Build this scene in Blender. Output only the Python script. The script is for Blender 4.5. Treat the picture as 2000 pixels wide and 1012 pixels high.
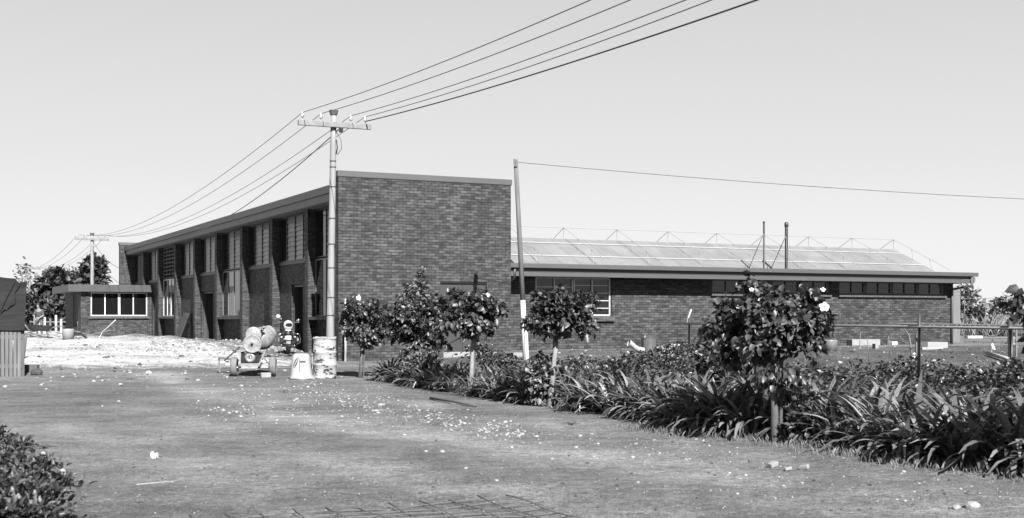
import bpy, bmesh, math, random
import numpy as np
from mathutils import Vector, Matrix, noise as mnoise

for o in list(bpy.data.objects): bpy.data.objects.remove(o)
SC = bpy.context.scene
COL = SC.collection
R = math.radians

# ------------------------------------------------------------------ camera, sky, sun, exposure
F = 2430.0; HZ = 618.0; CH = 1.5            # focal length in photo pixels, horizon row, eye height
cam_d = bpy.data.cameras.new('camera'); cam = bpy.data.objects.new('camera', cam_d); COL.objects.link(cam)
cam.location = (0, 0, CH); cam.rotation_euler = (R(90), 0, 0)
cam_d.sensor_width = 36; cam_d.lens = F/2000*36
cam_d.shift_y = (HZ-506)/2000
cam_d.dof.use_dof = True; cam_d.dof.focus_distance = 36; cam_d.dof.aperture_fstop = 4.0
cam_d.clip_start = .1; cam_d.clip_end = 9000
SC.camera = cam
SC.render.resolution_x = 1024; SC.render.resolution_y = 518

D = Vector((-.4445, .8958, 0)); E = Vector((.8958, .4445, 0)); NW = -E     # along the long front, along the end wall
EL = R(37.5)
_b, _c = .20*math.sin(EL), math.sin(EL)
_a = math.sqrt(max(0, math.cos(EL)**2-_b*_b))
SUN = (-D*_a + NW*_b + Vector((0, 0, _c))).normalized()
sl = bpy.data.lights.new('sun', 'SUN'); so = bpy.data.objects.new('sun', sl); COL.objects.link(so)
sl.energy = 5.0; sl.angle = R(.5); sl.color = (1, 1, 1)
so.rotation_euler = (-SUN).to_track_quat('-Z', 'Y').to_euler()
so.location = (0, -5, 30)
W = bpy.data.worlds.new('World'); SC.world = W; W.use_nodes = True
nt = W.node_tree; bg = nt.nodes['Background']
sky = nt.nodes.new('ShaderNodeTexSky'); sky.sky_type = 'NISHITA'; sky.sun_disc = False
sky.sun_elevation = EL; sky.sun_rotation = math.atan2(SUN.x, SUN.y)
sky.air_density = 1.6; sky.dust_density = 2.5; sky.ozone_density = 1.0
bw = nt.nodes.new('ShaderNodeRGBToBW'); nt.links.new(sky.outputs[0], bw.inputs[0])
# summer haze: on black and white film the sky is pale and palest near the horizon
tcw = nt.nodes.new('ShaderNodeTexCoord'); sz = nt.nodes.new('ShaderNodeSeparateXYZ'); nt.links.new(tcw.outputs['Generated'], sz.inputs[0])
rp = nt.nodes.new('ShaderNodeValToRGB'); nt.links.new(sz.outputs[2], rp.inputs[0])
SKYV = [(0, .30), (.05, .278), (.12, .24), (.25, .20), (.45, .055), (1, .035)]
el = rp.color_ramp.elements
while len(el) < len(SKYV): el.new(.5)
for e_, (p_, v_) in zip(el, SKYV): e_.position = p_; e_.color = (v_, v_, v_, 1)
mu = nt.nodes.new('ShaderNodeMath'); mu.operation = 'MULTIPLY_ADD'
nt.links.new(bw.outputs[0], mu.inputs[0]); mu.inputs[1].default_value = .05
mm = nt.nodes.new('ShaderNodeMath'); mm.operation = 'MULTIPLY'; nt.links.new(rp.outputs[0], mm.inputs[0]); mm.inputs[1].default_value = 10
nt.links.new(mm.outputs[0], mu.inputs[2]); nt.links.new(mu.outputs[0], bg.inputs[0])
bg.inputs[1].default_value = .10
SC.view_settings.view_transform = 'Standard'; SC.view_settings.look = 'None'
SC.view_settings.exposure = 1.6; SC.view_settings.gamma = 1.0

rng = random.Random(7); nrg = np.random.default_rng(11)

# ------------------------------------------------------------------ materials (all grey: the photograph is black and white)
class NT:
    def __init__(s, name):
        s.m = bpy.data.materials.new(name); s.m.use_nodes = True
        s.t = s.m.node_tree; s.b = s.t.nodes['Principled BSDF']
    def n(s, t, **k):
        x = s.t.nodes.new(t)
        for a, b in k.items(): setattr(x, a, b)
        return x
    def l(s, a, b): s.t.links.new(a, b)
    def math(s, op, a, b=None, c=None):
        x = s.n('ShaderNodeMath', operation=op)
        for i, v in enumerate((a, b, c)):
            if v is None: continue
            if isinstance(v, (int, float)): x.inputs[i].default_value = v
            else: s.l(v, x.inputs[i])
        return x.outputs[0]
    def noise(s, vec, scale, detail=4, rough=.55):
        x = s.n('ShaderNodeTexNoise'); x.inputs['Scale'].default_value = scale
        x.inputs['Detail'].default_value = detail; x.inputs['Roughness'].default_value = rough
        if vec is not None: s.l(vec, x.inputs['Vector'])
        return x.outputs[0]
    def ramp(s, f, p0, v0, p1, v1):
        x = s.n('ShaderNodeMapRange'); s.l(f, x.inputs[0])
        for i, v in zip((1, 2, 3, 4), (p0, p1, v0, v1)): x.inputs[i].default_value = v
        return x.outputs[0]
    def obj(s): return s.n('ShaderNodeTexCoord').outputs['Object']
    def gen(s): return s.n('ShaderNodeNewGeometry').outputs['Position']
    def island(s): return s.n('ShaderNodeNewGeometry').outputs['Random Per Island']
    def bump(s, h, strength=.3, dist=.02):
        x = s.n('ShaderNodeBump'); x.inputs['Strength'].default_value = strength
        x.inputs['Distance'].default_value = dist; s.l(h, x.inputs['Height']); s.l(x.outputs[0], s.b.inputs['Normal'])
    def col(s, v):
        if isinstance(v, (int, float)): s.b.inputs['Base Color'].default_value = (v, v, v, 1)
        else: s.l(v, s.b.inputs['Base Color'])

def mat(name, v, rough=.6, var=.25, scale=6, metal=0, bump=0, spec=.5, fine=True, stretch=None):
    k = NT(name); k.b.inputs['Roughness'].default_value = rough; k.b.inputs['Metallic'].default_value = metal
    k.b.inputs['Specular IOR Level'].default_value = spec
    vec = k.obj()
    if stretch:
        mp = k.n('ShaderNodeMapping'); mp.inputs['Scale'].default_value = stretch; k.l(vec, mp.inputs[0]); vec = mp.outputs[0]
    n1 = k.noise(vec, scale, 5, .6)
    k.col(k.math('MULTIPLY', k.ramp(n1, .25, 1-var, .75, 1+var), v))
    if bump: k.bump(n1, bump, .02)
    return k.m

def leafmat(name, lo, hi, rough=.38, spec=.6):
    k = NT(name); isl = k.island()
    n1 = k.noise(k.obj(), 3.0, 3)
    v = k.math('MULTIPLY', k.ramp(isl, 0, lo, 1, hi), k.ramp(n1, .3, .75, .7, 1.25))
    if name == 'strap_leaf': v = k.math('ADD', v, k.math('MULTIPLY', k.math('GREATER_THAN', isl, .95), .10))
    k.col(v); k.b.inputs['Roughness'].default_value = rough; k.b.inputs['Specular IOR Level'].default_value = spec
    tr = k.n('ShaderNodeBsdfTranslucent'); k.l(v, tr.inputs[0])
    mx = k.n('ShaderNodeMixShader'); mx.inputs[0].default_value = .18
    out = k.t.nodes['Material Output']
    k.l(k.b.outputs[0], mx.inputs[1]); k.l(tr.outputs[0], mx.inputs[2]); k.l(mx.outputs[0], out.inputs[0])
    return k.m

def brickmat(name, lo, hi, mortar):
    k = NT(name); tc = k.n('ShaderNodeTexCoord')
    sx = k.n('ShaderNodeSeparateXYZ'); k.l(tc.outputs['Object'], sx.inputs[0])
    sn = k.n('ShaderNodeSeparateXYZ'); k.l(tc.outputs['Normal'], sn.inputs[0])
    side = k.math('GREATER_THAN', k.math('ABSOLUTE', sn.outputs[0]), .5)
    u = k.math('ADD', k.math('MULTIPLY', sx.outputs[1], side), k.math('MULTIPLY', sx.outputs[0], k.math('SUBTRACT', 1, side)))
    cv = k.n('ShaderNodeCombineXYZ'); k.l(u, cv.inputs[0]); k.l(sx.outputs[2], cv.inputs[1])
    br = k.n('ShaderNodeTexBrick'); k.l(cv.outputs[0], br.inputs['Vector'])
    br.offset = .5; br.inputs['Scale'].default_value = 1
    br.inputs['Brick Width'].default_value = .24; br.inputs['Row Height'].default_value = .086
    br.inputs['Mortar Size'].default_value = .007; br.inputs['Mortar Smooth'].default_value = .3
    br.inputs['Bias'].default_value = .15
    for i, v in zip(('Color1', 'Color2', 'Mortar'), (lo, hi, mortar)): br.inputs[i].default_value = (v, v, v, 1)
    # each brick fired unevenly: a second coarser brick-size noise in the same cells, plus stains
    mp = k.n('ShaderNodeMapping'); mp.inputs['Scale'].default_value = (4.2, 11.6, 1); k.l(cv.outputs[0], mp.inputs[0])
    n1 = k.noise(mp.outputs[0], 1.1, 2, .5); n2 = k.noise(cv.outputs[0], .9, 4); n3 = k.noise(cv.outputs[0], 22, 3)
    sep = k.n('ShaderNodeRGBToBW'); k.l(br.outputs[0], sep.inputs[0])
    v = k.math('MULTIPLY', sep.outputs[0], k.ramp(n1, .37, .58, .57, 1.12))
    v = k.math('MULTIPLY', v, k.ramp(n2, .3, .76, .7, 1.22)); v = k.math('MULTIPLY', v, k.ramp(n3, .3, .88, .7, 1.12))
    k.col(v); k.b.inputs['Roughness'].default_value = .75; k.b.inputs['Specular IOR Level'].default_value = .25
    inv = k.math('SUBTRACT', 1, br.outputs['Fac']); k.bump(inv, .6, .008)
    return k.m

def stonemat(name, v):
    k = NT(name); n1 = k.noise(k.obj(), 14, 5, .6)
    k.col(k.math('MULTIPLY', k.math('MULTIPLY', k.ramp(n1, .25, .75, .75, 1.25), v), k.ramp(k.island(), 0, .45, 1, 1.15)))
    k.b.inputs['Roughness'].default_value = .85; k.bump(n1, .4, .02); return k.m
M = {}
M['brick'] = brickmat('brick', .017, .056, .008)
M['brick_sill'] = mat('brick_sill', .049, .8, .45, 9)
M['fascia'] = mat('fascia_paint', .051, .55, .08, 2)
M['fascia_dark'] = mat('annex_fascia_paint', .034, .5, .1, 2)
M['fascia_pale'] = mat('fascia_weathered', .123, .6, .12, 2)
M['soffit'] = mat('soffit', .082, .7, .1, 2)
M['dark_wood'] = mat('dark_wood', .029, .5, .2, 5)
M['frame'] = mat('window_frame_grey', .115, .45, .12, 5)
M['frame_dark'] = mat('window_frame_dark', .012, .45, .12, 5)
M['frame_white'] = mat('window_frame_white', .410, .45, .06, 5)
M['concrete'] = mat('concrete', .180, .85, .2, 6, bump=.3)
M['roofing'] = mat('roofing', .180, .8, .2, 2)
M['door'] = mat('door_paint', .033, .4, .08, 1.5)
M['interior'] = mat('interior', .041, .9, .2, 2)
M['white'] = mat('white_paint', .344, .5, .08, 5)
M['steel'] = mat('dark_steel', .049, .45, .25, 8, metal=.4)
M['galv'] = mat('galvanised', .369, .4, .15, 8, metal=.5)
M['pole'] = mat('pole_concrete', .172, .75, .16, 5, bump=.2, stretch=(1, 1, .25))
M['timber'] = mat('weathered_timber', .090, .8, .4, 9, bump=.3, stretch=(1, 1, .12))
M['timber_dark'] = mat('dark_timber', .057, .8, .35, 9, bump=.3, stretch=(1, 1, .12))
M['arm'] = mat('crossarm_timber', .139, .8, .35, 9, stretch=(.15, 1, 1))
M['wire'] = mat('wire', .033, .5, .1, 5)
M['wire_pale'] = mat('pale_wire', .205, .5, .1, 5)
M['porcelain'] = mat('porcelain', .328, .2, .05, 5)
M['rubber'] = mat('rubber', .074, .75, .25, 12)
M['tyre_dusty'] = mat('dusty_rubber', .107, .85, .3, 12)
M['cream'] = mat('mixer_paint', .15, .6, .5, 13)
M['greyp'] = mat('mixer_steel', .164, .5, .3, 14, metal=.2)
M['black'] = mat('black_enamel', .016, .25, .1, 8)
M['chrome'] = mat('chrome', .615, .12, .03, 8, metal=1)
M['dark_glass'] = mat('visor', .012, .08, .0, 8)
M['tarp'] = mat('building_paper', .02, .9, .3, 4, bump=.5, spec=.1, stretch=(.4, 1, 3))
M['trunk'] = mat('bark', .066, .85, .4, 14, bump=.5, stretch=(1, 1, .3))
M['trunk_pale'] = mat('pale_bark', .164, .85, .35, 14, bump=.5, stretch=(1, 1, .3))
M['leaf_hib'] = leafmat('hibiscus_leaf', .012, .064, .47)
M['leaf_pale'] = leafmat('pale_leaf', .035, .125, .5)
M['leaf_strap'] = leafmat('strap_leaf', .03, .205, .40)
M['leaf_cover'] = leafmat('cover_leaf', 0.014, 0.085, .42)
M['leaf_herb'] = leafmat('herb_leaf', 0.014, 0.070, .5)
M['leaf_far'] = leafmat('far_leaf', 0.010, 0.050, .6)
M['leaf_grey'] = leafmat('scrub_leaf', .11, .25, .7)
M['grass_dry'] = leafmat('dry_grass', 0.056, 0.200, .7)
M['petal'] = mat('petal', .410, .6, .05, 8)
M['stone'] = stonemat('pale_stone', .235)
M['stone_dark'] = stonemat('dark_clod', .04)
M['skin'] = mat('skin', .164, .6, .05, 5)
M['shirt'] = mat('dark_cloth', .041, .85, .15, 9)
M['trousers'] = mat('work_cloth', .074, .85, .15, 9)
M['hair'] = mat('hair', .016, .6, .1, 20)
M['rust'] = mat('rusty_bar', .074, .8, .5, 9)
M['panel'] = mat('grey_sheet', .107, .6, .1, 3)
M['tank'] = mat('tank_steel', .287, .4, .1, 2, metal=.3)
M['plastic'] = mat('pale_plastic', .22, .4, .07, 4)
def glassmat(name, v, rough):
    k = NT(name); k.col(v); k.b.inputs['Roughness'].default_value = rough; k.b.inputs['IOR'].default_value = 1.52
    n = k.noise(k.obj(), 1.6, 2); k.bump(n, .12, .02); return k.m
M['glass'] = glassmat('window_glass', .007, .04)
M['louvre_glass'] = glassmat('louvre_glass', .13, .3)
M['lamp_glass'] = glassmat('lamp_glass', .05, .1)
def drummat():
    k = NT('flaking_white_paint'); o = k.obj()
    n1 = k.noise(o, 4.5, 8, .7)
    mp = k.n('ShaderNodeMapping'); mp.inputs['Scale'].default_value = (1, 1, 6); k.l(o, mp.inputs[0]); n2 = k.noise(mp.outputs[0], 4, 6, .65)
    m1 = k.ramp(k.math('ADD', n1, k.math('MULTIPLY', n2, .6)), .83, 0, .90, 1)
    k.col(k.ramp(m1, 0, .25, 1, .02)); k.b.inputs['Roughness'].default_value = .6; k.bump(n1, .3, .02)
    return k.m
M['drum'] = drummat()
def roofmat():
    k = NT('glasshouse_sheeting'); o = k.obj(); s = k.n('ShaderNodeSeparateXYZ'); k.l(o, s.inputs[0])
    fl = k.math('FLOOR', k.math('MULTIPLY', s.outputs[0], 1/.72))
    wn = k.n('ShaderNodeTexWhiteNoise', noise_dimensions='1D'); k.l(fl, wn.inputs['W'])
    fr = k.math('FRACT', k.math('MULTIPLY', s.outputs[0], 1/.72))
    seam = k.math('LESS_THAN', fr, .07)
    v = k.math('MULTIPLY', k.ramp(wn.outputs[0], 0, .150, 1, .168), k.ramp(k.noise(o, 1.3, 6, .65), .3, .82, .7, 1.12))
    v = k.math('MULTIPLY', v, k.ramp(seam, 0, 1, 1, .84))
    k.col(v); k.b.inputs['Roughness'].default_value = .45; return k.m
M['glasshouse'] = roofmat()

def groundmat():
    k = NT('dirt'); p = k.gen()
    at = k.n('ShaderNodeAttribute'); at.attribute_name = 'pale'; pale = at.outputs['Fac']
    at2 = k.n('ShaderNodeAttribute'); at2.attribute_name = 'soil'; soil = at2.outputs['Fac']
    at3 = k.n('ShaderNodeAttribute'); at3.attribute_name = 'track'; trk = at3.outputs['Fac']
    n1 = k.noise(p, .22, 6, .62); n2 = k.noise(p, 1.7, 7, .7); n3 = k.noise(p, 11, 6, .75); n5 = k.noise(p, 55, 3, .7)
    mp = k.n('ShaderNodeMapping'); mp.inputs['Rotation'].default_value = (0, 0, R(62)); mp.inputs['Scale'].default_value = (.22, 1.3, 1)
    k.l(p, mp.inputs[0]); n4 = k.noise(mp.outputs[0], .9, 7, .68)
    v = k.math('MULTIPLY', k.ramp(n1, .34, .66, .66, 1.30), k.ramp(n2, .32, .74, .68, 1.24))
    v = k.math('MULTIPLY', v, k.ramp(n3, .32, .60, .68, 1.42)); v = k.math('MULTIPLY', v, k.ramp(n5, .34, .55, .66, 1.5))
    v = k.math('MULTIPLY', v, k.ramp(n4, .42, .93, .68, 1.25))
    n6 = k.noise(p, 75, 2, .5); v = k.math('MULTIPLY', v, k.ramp(n6, .60, 1, .70, 1.9)); n7 = k.noise(p, 38, 3, .6); v = k.math('MULTIPLY', v, k.ramp(n7, .30, .6, .42, 1))
    dirt = k.math('MULTIPLY', k.math('MULTIPLY', v, .128), k.ramp(trk, 0, .86, 1, 1.5))
    rub = k.math('MULTIPLY', v, .32)
    pm = k.ramp(k.math('ADD', pale, k.math('MULTIPLY', k.math('SUBTRACT', k.math('ADD', n2, n3), 1), .8)), .35, 0, .68, 1)
    c = k.math('ADD', k.math('MULTIPLY', dirt, k.math('SUBTRACT', 1, pm)), k.math('MULTIPLY', rub, pm))
    c = k.math('MULTIPLY', c, k.ramp(soil, 0, 1, 1, .62))
    k.col(c); k.b.inputs['Roughness'].default_value = .95; k.b.inputs['Specular IOR Level'].default_value = .1
    h = k.math('ADD', k.math('ADD', k.math('MULTIPLY', n3, .4), n2), k.math('MULTIPLY', n5, .12)); k.bump(h, .9, .10)
    return k.m
M['ground'] = groundmat()

# ------------------------------------------------------------------ mesh helpers
class MB:
    def __init__(s): s.v = []; s.f = []
    def add(s, vs, fs):
        b = len(s.v); s.v += [tuple(x) for x in vs]; s.f += [tuple(i+b for i in f) for f in fs]; return s
    def box(s, x0, x1, y0, y1, z0, z1, mtx=None):
        vs = [Vector((x, y, z)) for x in (x0, x1) for y in (y0, y1) for z in (z0, z1)]
        if mtx: vs = [mtx @ v for v in vs]
        return s.add(vs, [(0, 1, 3, 2), (4, 6, 7, 5), (0, 4, 5, 1), (2, 3, 7, 6), (0, 2, 6, 4), (1, 5, 7, 3)])
    def beam(s, p, q, w, h=None, up=Vector((0, 0, 1))):
        p, q = Vector(p), Vector(q); h = h or w; d = (q-p).normalized()
        if abs(d.dot(up)) > .95: up = Vector((0, 1, 0))
        a = d.cross(up).normalized()*w/2; b = a.cross(d).normalized()*h/2
        vs = [c+x*a+y*b for c in (p, q) for x, y in ((-1, -1), (1, -1), (1, 1), (-1, 1))]
        return s.add(vs, [(3, 2, 1, 0), (4, 5, 6, 7), (0, 1, 5, 4), (1, 2, 6, 5), (2, 3, 7, 6), (3, 0, 4, 7)])
    def tube(s, pts, r, n=8, cap=True):
        pts = [Vector(p) for p in pts]; rs = r if isinstance(r, (list, tuple)) else [r]*len(pts)
        b = len(s.v); ref = None
        for i, p in enumerate(pts):
            t = (pts[min(i+1, len(pts)-1)]-pts[max(i-1, 0)]).normalized()
            if ref is None: ref = t.orthogonal().normalized()
            a = (ref-t*ref.dot(t)); a = a.normalized() if a.length > 1e-6 else t.orthogonal().normalized(); ref = a
            c = t.cross(a)
            for j in range(n):
                th = 2*math.pi*j/n; s.v.append(tuple(p+(a*math.cos(th)+c*math.sin(th))*rs[i]))
        for i in range(len(pts)-1):
            for j in range(n):
                k = (j+1) % n; s.f.append((b+i*n+j, b+i*n+k, b+(i+1)*n+k, b+(i+1)*n+j))
        if cap:
            s.f.append(tuple(b+j for j in reversed(range(n)))); m = b+(len(pts)-1)*n; s.f.append(tuple(m+j for j in range(n)))
        return s
    def lathe(s, prof, n=20, mtx=None, closed=False):
        # profile of (radius, height) round the local z axis
        b = len(s.v); mtx = mtx or Matrix()
        for r, z in prof:
            for j in range(n):
                th = 2*math.pi*j/n; s.v.append(tuple(mtx @ Vector((r*math.cos(th), r*math.sin(th), z))))
        m = len(prof)
        for i in range(m if closed else m-1):
            i2 = (i+1) % m
            for j in range(n):
                k = (j+1) % n; s.f.append((b+i*n+j, b+i*n+k, b+i2*n+k, b+i2*n+j))
        return s
    def torus(s, R0, r, mtx=None, n=24, m=10):
        return s.lathe([(R0+r*math.cos(a), r*math.sin(a)) for a in [2*math.pi*i/m for i in range(m)]], n, mtx, True)
    def ball(s, c, rx, ry=None, rz=None, n=12, m=8, jit=0, rg=None, mtx=None):
        ry = ry or rx; rz = rz or rx; b = len(s.v); c = Vector(c)
        ring = []
        for i in range(m+1):
            ph = math.pi*i/m
            row = []
            for j in range(n if 0 < i < m else 1):
                th = 2*math.pi*j/n; k = 1+(rg.uniform(-jit, jit) if jit else 0)
                v = Vector((rx*k*math.sin(ph)*math.cos(th), ry*k*math.sin(ph)*math.sin(th), rz*k*math.cos(ph)))
                if mtx: v = mtx @ v
                s.v.append(tuple(c+v)); row.append(len(s.v)-1)
            ring.append(row)
        for i in range(m):
            a, d = ring[i], ring[i+1]
            for j in range(n):
                k = (j+1) % n
                if len(a) == 1: s.f.append((a[0], d[j], d[k]))
                elif len(d) == 1: s.f.append((a[j], d[0], a[k]))
                else: s.f.append((a[j], d[j], d[k], a[k]))
        return s
    def mesh(s, name, m, smooth=False):
        me = bpy.data.meshes.new(name); me.from_pydata(s.v, [], s.f); me.materials.append(m)
        if smooth: me.shade_smooth()
        me.update(); return me
    def build(s, name, m, parent=None, smooth=False, bevel=0):
        me = s.mesh(name, m, smooth)
        bm = bmesh.new(); bm.from_mesh(me); bmesh.ops.recalc_face_normals(bm, faces=bm.faces)
        if bevel:
            bmesh.ops.remove_doubles(bm, verts=bm.verts, dist=1e-5)
            es = [e for e in bm.edges if len(e.link_faces) == 2 and e.calc_face_angle(0) > .6]
            bmesh.ops.bevel(bm, geom=es, offset=bevel, segments=2, affect='EDGES', profile=.6)
        bm.to_mesh(me); bm.free()
        if smooth: me.shade_smooth()
        return link(name, me, parent)

def link(name, me, parent=None):
    o = bpy.data.objects.new(name, me); COL.objects.link(o)
    if parent: o.parent = parent
    return o
def tag(o, label=None, cat=None, group=None, kind=None):
    if label: o['label'] = label
    if cat: o['category'] = cat
    if group: o['group'] = group
    if kind: o['kind'] = kind
    return o
def thing(name, label, cat, loc=(0, 0, 0), rz=0, group=None):
    o = bpy.data.objects.new(name, None); COL.objects.link(o); o.location = loc; o.rotation_euler = (0, 0, rz)
    o.empty_display_size = .2
    return tag(o, label, cat, group)
def dup(root, loc, rz=0, scale=1, label=None, group=None):
    r = root.copy(); COL.objects.link(r); r.location = loc; r.rotation_euler = (0, 0, rz); r.scale = (scale,)*3
    if label: r['label'] = label
    if group: r['group'] = group
    for ch in list(root.children):
        c = ch.copy(); COL.objects.link(c); c.parent = r
        for g in ch.children:
            d = g.copy(); COL.objects.link(d); d.parent = c
    return r
def leaves_mesh(name, m, pos, axis, nor, ln, wd, fold=.12):
    # pos, axis (tip direction), nor: (n,3); ln, wd: (n,)   one five-point folded leaf each
    n = len(pos); ax = axis/np.linalg.norm(axis, axis=1, keepdims=True)
    sd = np.cross(nor, ax); sd /= np.linalg.norm(sd, axis=1, keepdims=True)+1e-9; nn = np.cross(ax, sd)
    L = ln[:, None]; Wd = wd[:, None]
    V = np.empty((n, 8, 3)); up = nn*Wd*fold*2; dn = nn*L
    cu = nrg.uniform(.02, .30, (n, 1))
    V[:, 0] = pos; V[:, 2] = pos+ax*L*.28; V[:, 5] = pos+ax*L*.66-dn*cu*.35; V[:, 7] = pos+ax*L*.98-dn*cu
    V[:, 1] = V[:, 2]+sd*Wd*.46+up; V[:, 3] = V[:, 2]-sd*Wd*.46+up; V[:, 4] = V[:, 5]+sd*Wd*.40+up; V[:, 6] = V[:, 5]-sd*Wd*.40+up
    b = np.arange(n)*8
    fs = []
    for i in b.tolist(): fs += [(i, i+2, i+1), (i, i+3, i+2), (i+1, i+2, i+5, i+4), (i+2, i+3, i+6, i+5), (i+4, i+5, i+7), (i+5, i+6, i+7)]
    me = bpy.data.meshes.new(name); me.from_pydata(V.reshape(-1, 3).tolist(), [], fs)
    me.materials.append(m); me.update(); me.shade_smooth(); return me
def rnd_unit(n): v = nrg.normal(size=(n, 3)); return v/np.linalg.norm(v, axis=1, keepdims=True)

# ------------------------------------------------------------------ ground
A = Vector((-5.15, 36.9, 0))
def sstep(a, b, x):
    t = min(1, max(0, (x-a)/(b-a))); return t*t*(3-2*t)
def uv(x, y):
    p = Vector((x, y, 0))-A; return p.dot(D), p.dot(E)         # along the long front, along the end wall
def base_z(x, y):
    u, v = uv(x, y)
    zl = .36*sstep(-8, 9, u); zr = .40*sstep(-16, -4, u)
    k = sstep(1.5, 6, v)
    return zl*(1-k)+zr*k
def pale_of(x, y):
    # pale lime rubble spread in front of the long wall, thinning out to bare dirt
    u, v = uv(x, y)
    a = sstep(-6.5, 1.5, u+.22*v+1.6*mnoise.noise(Vector((x*.25, y*.2, 3))))*sstep(.7, -3.4, v)*(1-sstep(60, 75, u))
    return a*.86
def mound(x, y):
    p = pale_of(x, y); u, v = uv(x, y)
    h = .16*p*max(0, mnoise.noise(Vector((x*.55, y*.3, 1)))+.35)+.05*p*mnoise.noise(Vector((x*2.1, y*1.3, 5)))
    h += .28*math.exp(-((v+1.0)/1.1)**2)*sstep(6, 9, u)*(1-sstep(30, 34, u))*max(0, .55+mnoise.noise(Vector((x*.5, y*.5, 9))))
    return h
def polyd(x, y, P):
    best = 9.
    for (ax, ay), (bx, by) in zip(P, P[1:]):
        dx, dy = bx-ax, by-ay; t = min(1, max(0, ((x-ax)*dx+(y-ay)*dy)/(dx*dx+dy*dy))); best = min(best, math.hypot(x-ax-t*dx, y-ay-t*dy))
    return best
def gpl(L): return [((px-1000)/F*(CH*F/(py-HZ)), CH*F/(py-HZ)) for px, py in L]
TRK = [gpl(L) for L in ([(2050, 1040), (1700, 975), (1300, 915), (950, 868), (700, 835), (520, 800), (400, 765), (300, 735)], [(1500, 1060), (1100, 985), (800, 925), (560, 875), (400, 835), (250, 790)], [(2000, 985), (1400, 868), (1000, 815), (760, 780)], [(700, 1040), (450, 945), (250, 880), (120, 830)])]
def track(x, y):
    if y > 40 or y < 6 or abs(x) > 14: return 0
    v = 0
    for i, P in enumerate(TRK):
        d = polyd(x, y, P)+.25*mnoise.noise(Vector((x*.8, y*.5, i)))
        v = max(v, (1, .8, .45, .5)[i]*math.exp(-(d/(.45+.2*(i == 0)))**2))
    return v*(.55+.6*mnoise.noise(Vector((x*1.2, y*.6, 4))))
def gz(x, y):
    if y > 130 or y < 3 or abs(x) > 60: return base_z(x, y)
    z = base_z(x, y)+mound(x, y)-.04*(track(x, y) if y < 40 else 0)+.03*mnoise.noise(Vector((x*.5, y*.5, 0)))+.012*mnoise.noise(Vector((x*2.3, y*2.3, 7)))
    return z
def at(px, Y, dz=0):
    x = (px-1000)/F*Y; return Vector((x, Y, gz(x, Y)+dz))
def hit(px, py):
    Y = 20.
    for _ in range(30):
        x = (px-1000)/F*Y; Y = .5*Y+.5*(CH-gz(x, Y))*F/max(2, py-HZ)
    return at(px, Y)
def pt(px, py, Y): return Vector(((px-1000)/F*Y, Y, CH+(HZ-py)/F*Y))

def axis_pts(segs, ends):
    out = []
    for a, b, st in segs: out += list(np.arange(a, b, st))
    return [-e for e in reversed(ends)]+out+ends
gx = axis_pts([(-34, -16, .4), (-16, 9, .14), (9, 32, .4)], [40, 60, 100, 200, 500, 1500, 5000])
gy = [-400, -100, -30, -10, 0]+list(np.arange(3, 14, .14))+list(np.arange(14, 48, .2))+list(np.arange(48, 85, .4))+[90, 100, 115, 140, 200, 400, 1000, 3000, 6000]
gv = []; pale = []; soil = []; trk = []
for y in gy:
    for x in gx:
        gv.append((x, y, gz(x, y))); pale.append(pale_of(x, y) if abs(x) < 60 and 3 < y < 130 else 0)
        trk.append(track(x, y))
        u, v = uv(x, y); line = v-1.05+.03*u                    # dug bed soil to the right of the drive edge
        soil.append(sstep(.3, 2.2, line) if u < -1 else 0)
nx = len(gx)
gf = [(j*nx+i, j*nx+i+1, (j+1)*nx+i+1, (j+1)*nx+i) for j in range(len(gy)-1) for i in range(nx-1)]
gm = bpy.data.meshes.new('ground'); gm.from_pydata(gv, [], gf); gm.materials.append(M['ground']); gm.shade_smooth()
gm.attributes.new('pale', 'FLOAT', 'POINT').data.foreach_set('value', pale)
gm.attributes.new('soil', 'FLOAT', 'POINT').data.foreach_set('value', soil)
gm.attributes.new('track', 'FLOAT', 'POINT').data.foreach_set('value', trk)
tag(link('ground', gm), kind='structure')

# ------------------------------------------------------------------ the brick works building (local x along the end wall, y along the long front)
BL = thing('factory_building', 'long dark brick factory with tall windowed front, flat parapets and a low eaved side wing', 'building', (A.x, A.y, 0), math.atan2(E.y, E.x))
H = 5.66
BW, BD = 5.71, 40.3
def wall(name, boxes, m='brick'):
    b = MB()
    for q in boxes: b.box(*q)
    return b.build(name, M[m], BL)
# end wall with its doorway
wall('end_wall', [(0, 3.28, 0, .3, -.3, H), (4.87, BW, 0, .3, -.3, H), (3.28, 4.87, 0, .3, 2.57, H), (3.28, 4.87, 0, .3, -.3, .42)])
wall('parapet_wall', [(0, BW, BD-.3, BD, -.3, H)])
wall('parapet_cap', [(-.03, BW+.03, -.03, .34, H, H+.17)], 'fascia')
wall('parapet_cap', [(-.03, BW+.03, BD-.34, BD+.03, H, H+.17)], 'fascia')
wall('flashing', [(-.012, BW+.012, -.012, .3, H-.022, H-.002)], 'dark_wood')
wall('side_wall', [(BW-.25, BW-.004, .3, BD-.3, 2.6, H-.1), (BW-.25, BW-.004, .3, BD-.3, -.3, 2.596)])
b = MB(); b.box(3.30, 4.07, .10, .15, .42, 2.55); b.box(4.08, 4.85, .10, .15, .42, 2.55)
b.box(3.28, 3.30, .06, .2, .42, 2.57); b.box(4.85, 4.87, .06, .2, .42, 2.57)
dr = b.build('door', M['door'], BL)
MB().box(3.30, 4.85, .03, .09, 2.535, 2.565).build('door_head', M['dark_wood'], dr)
MB().box(4.02, 4.06, .06, .10, 1.35, 1.5).build('handle', M['galv'], dr)
MB().box(3.2, 5.0, -.45, -.004, .1, .40).build('door_step', M['concrete'], BL, bevel=.01)
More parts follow.
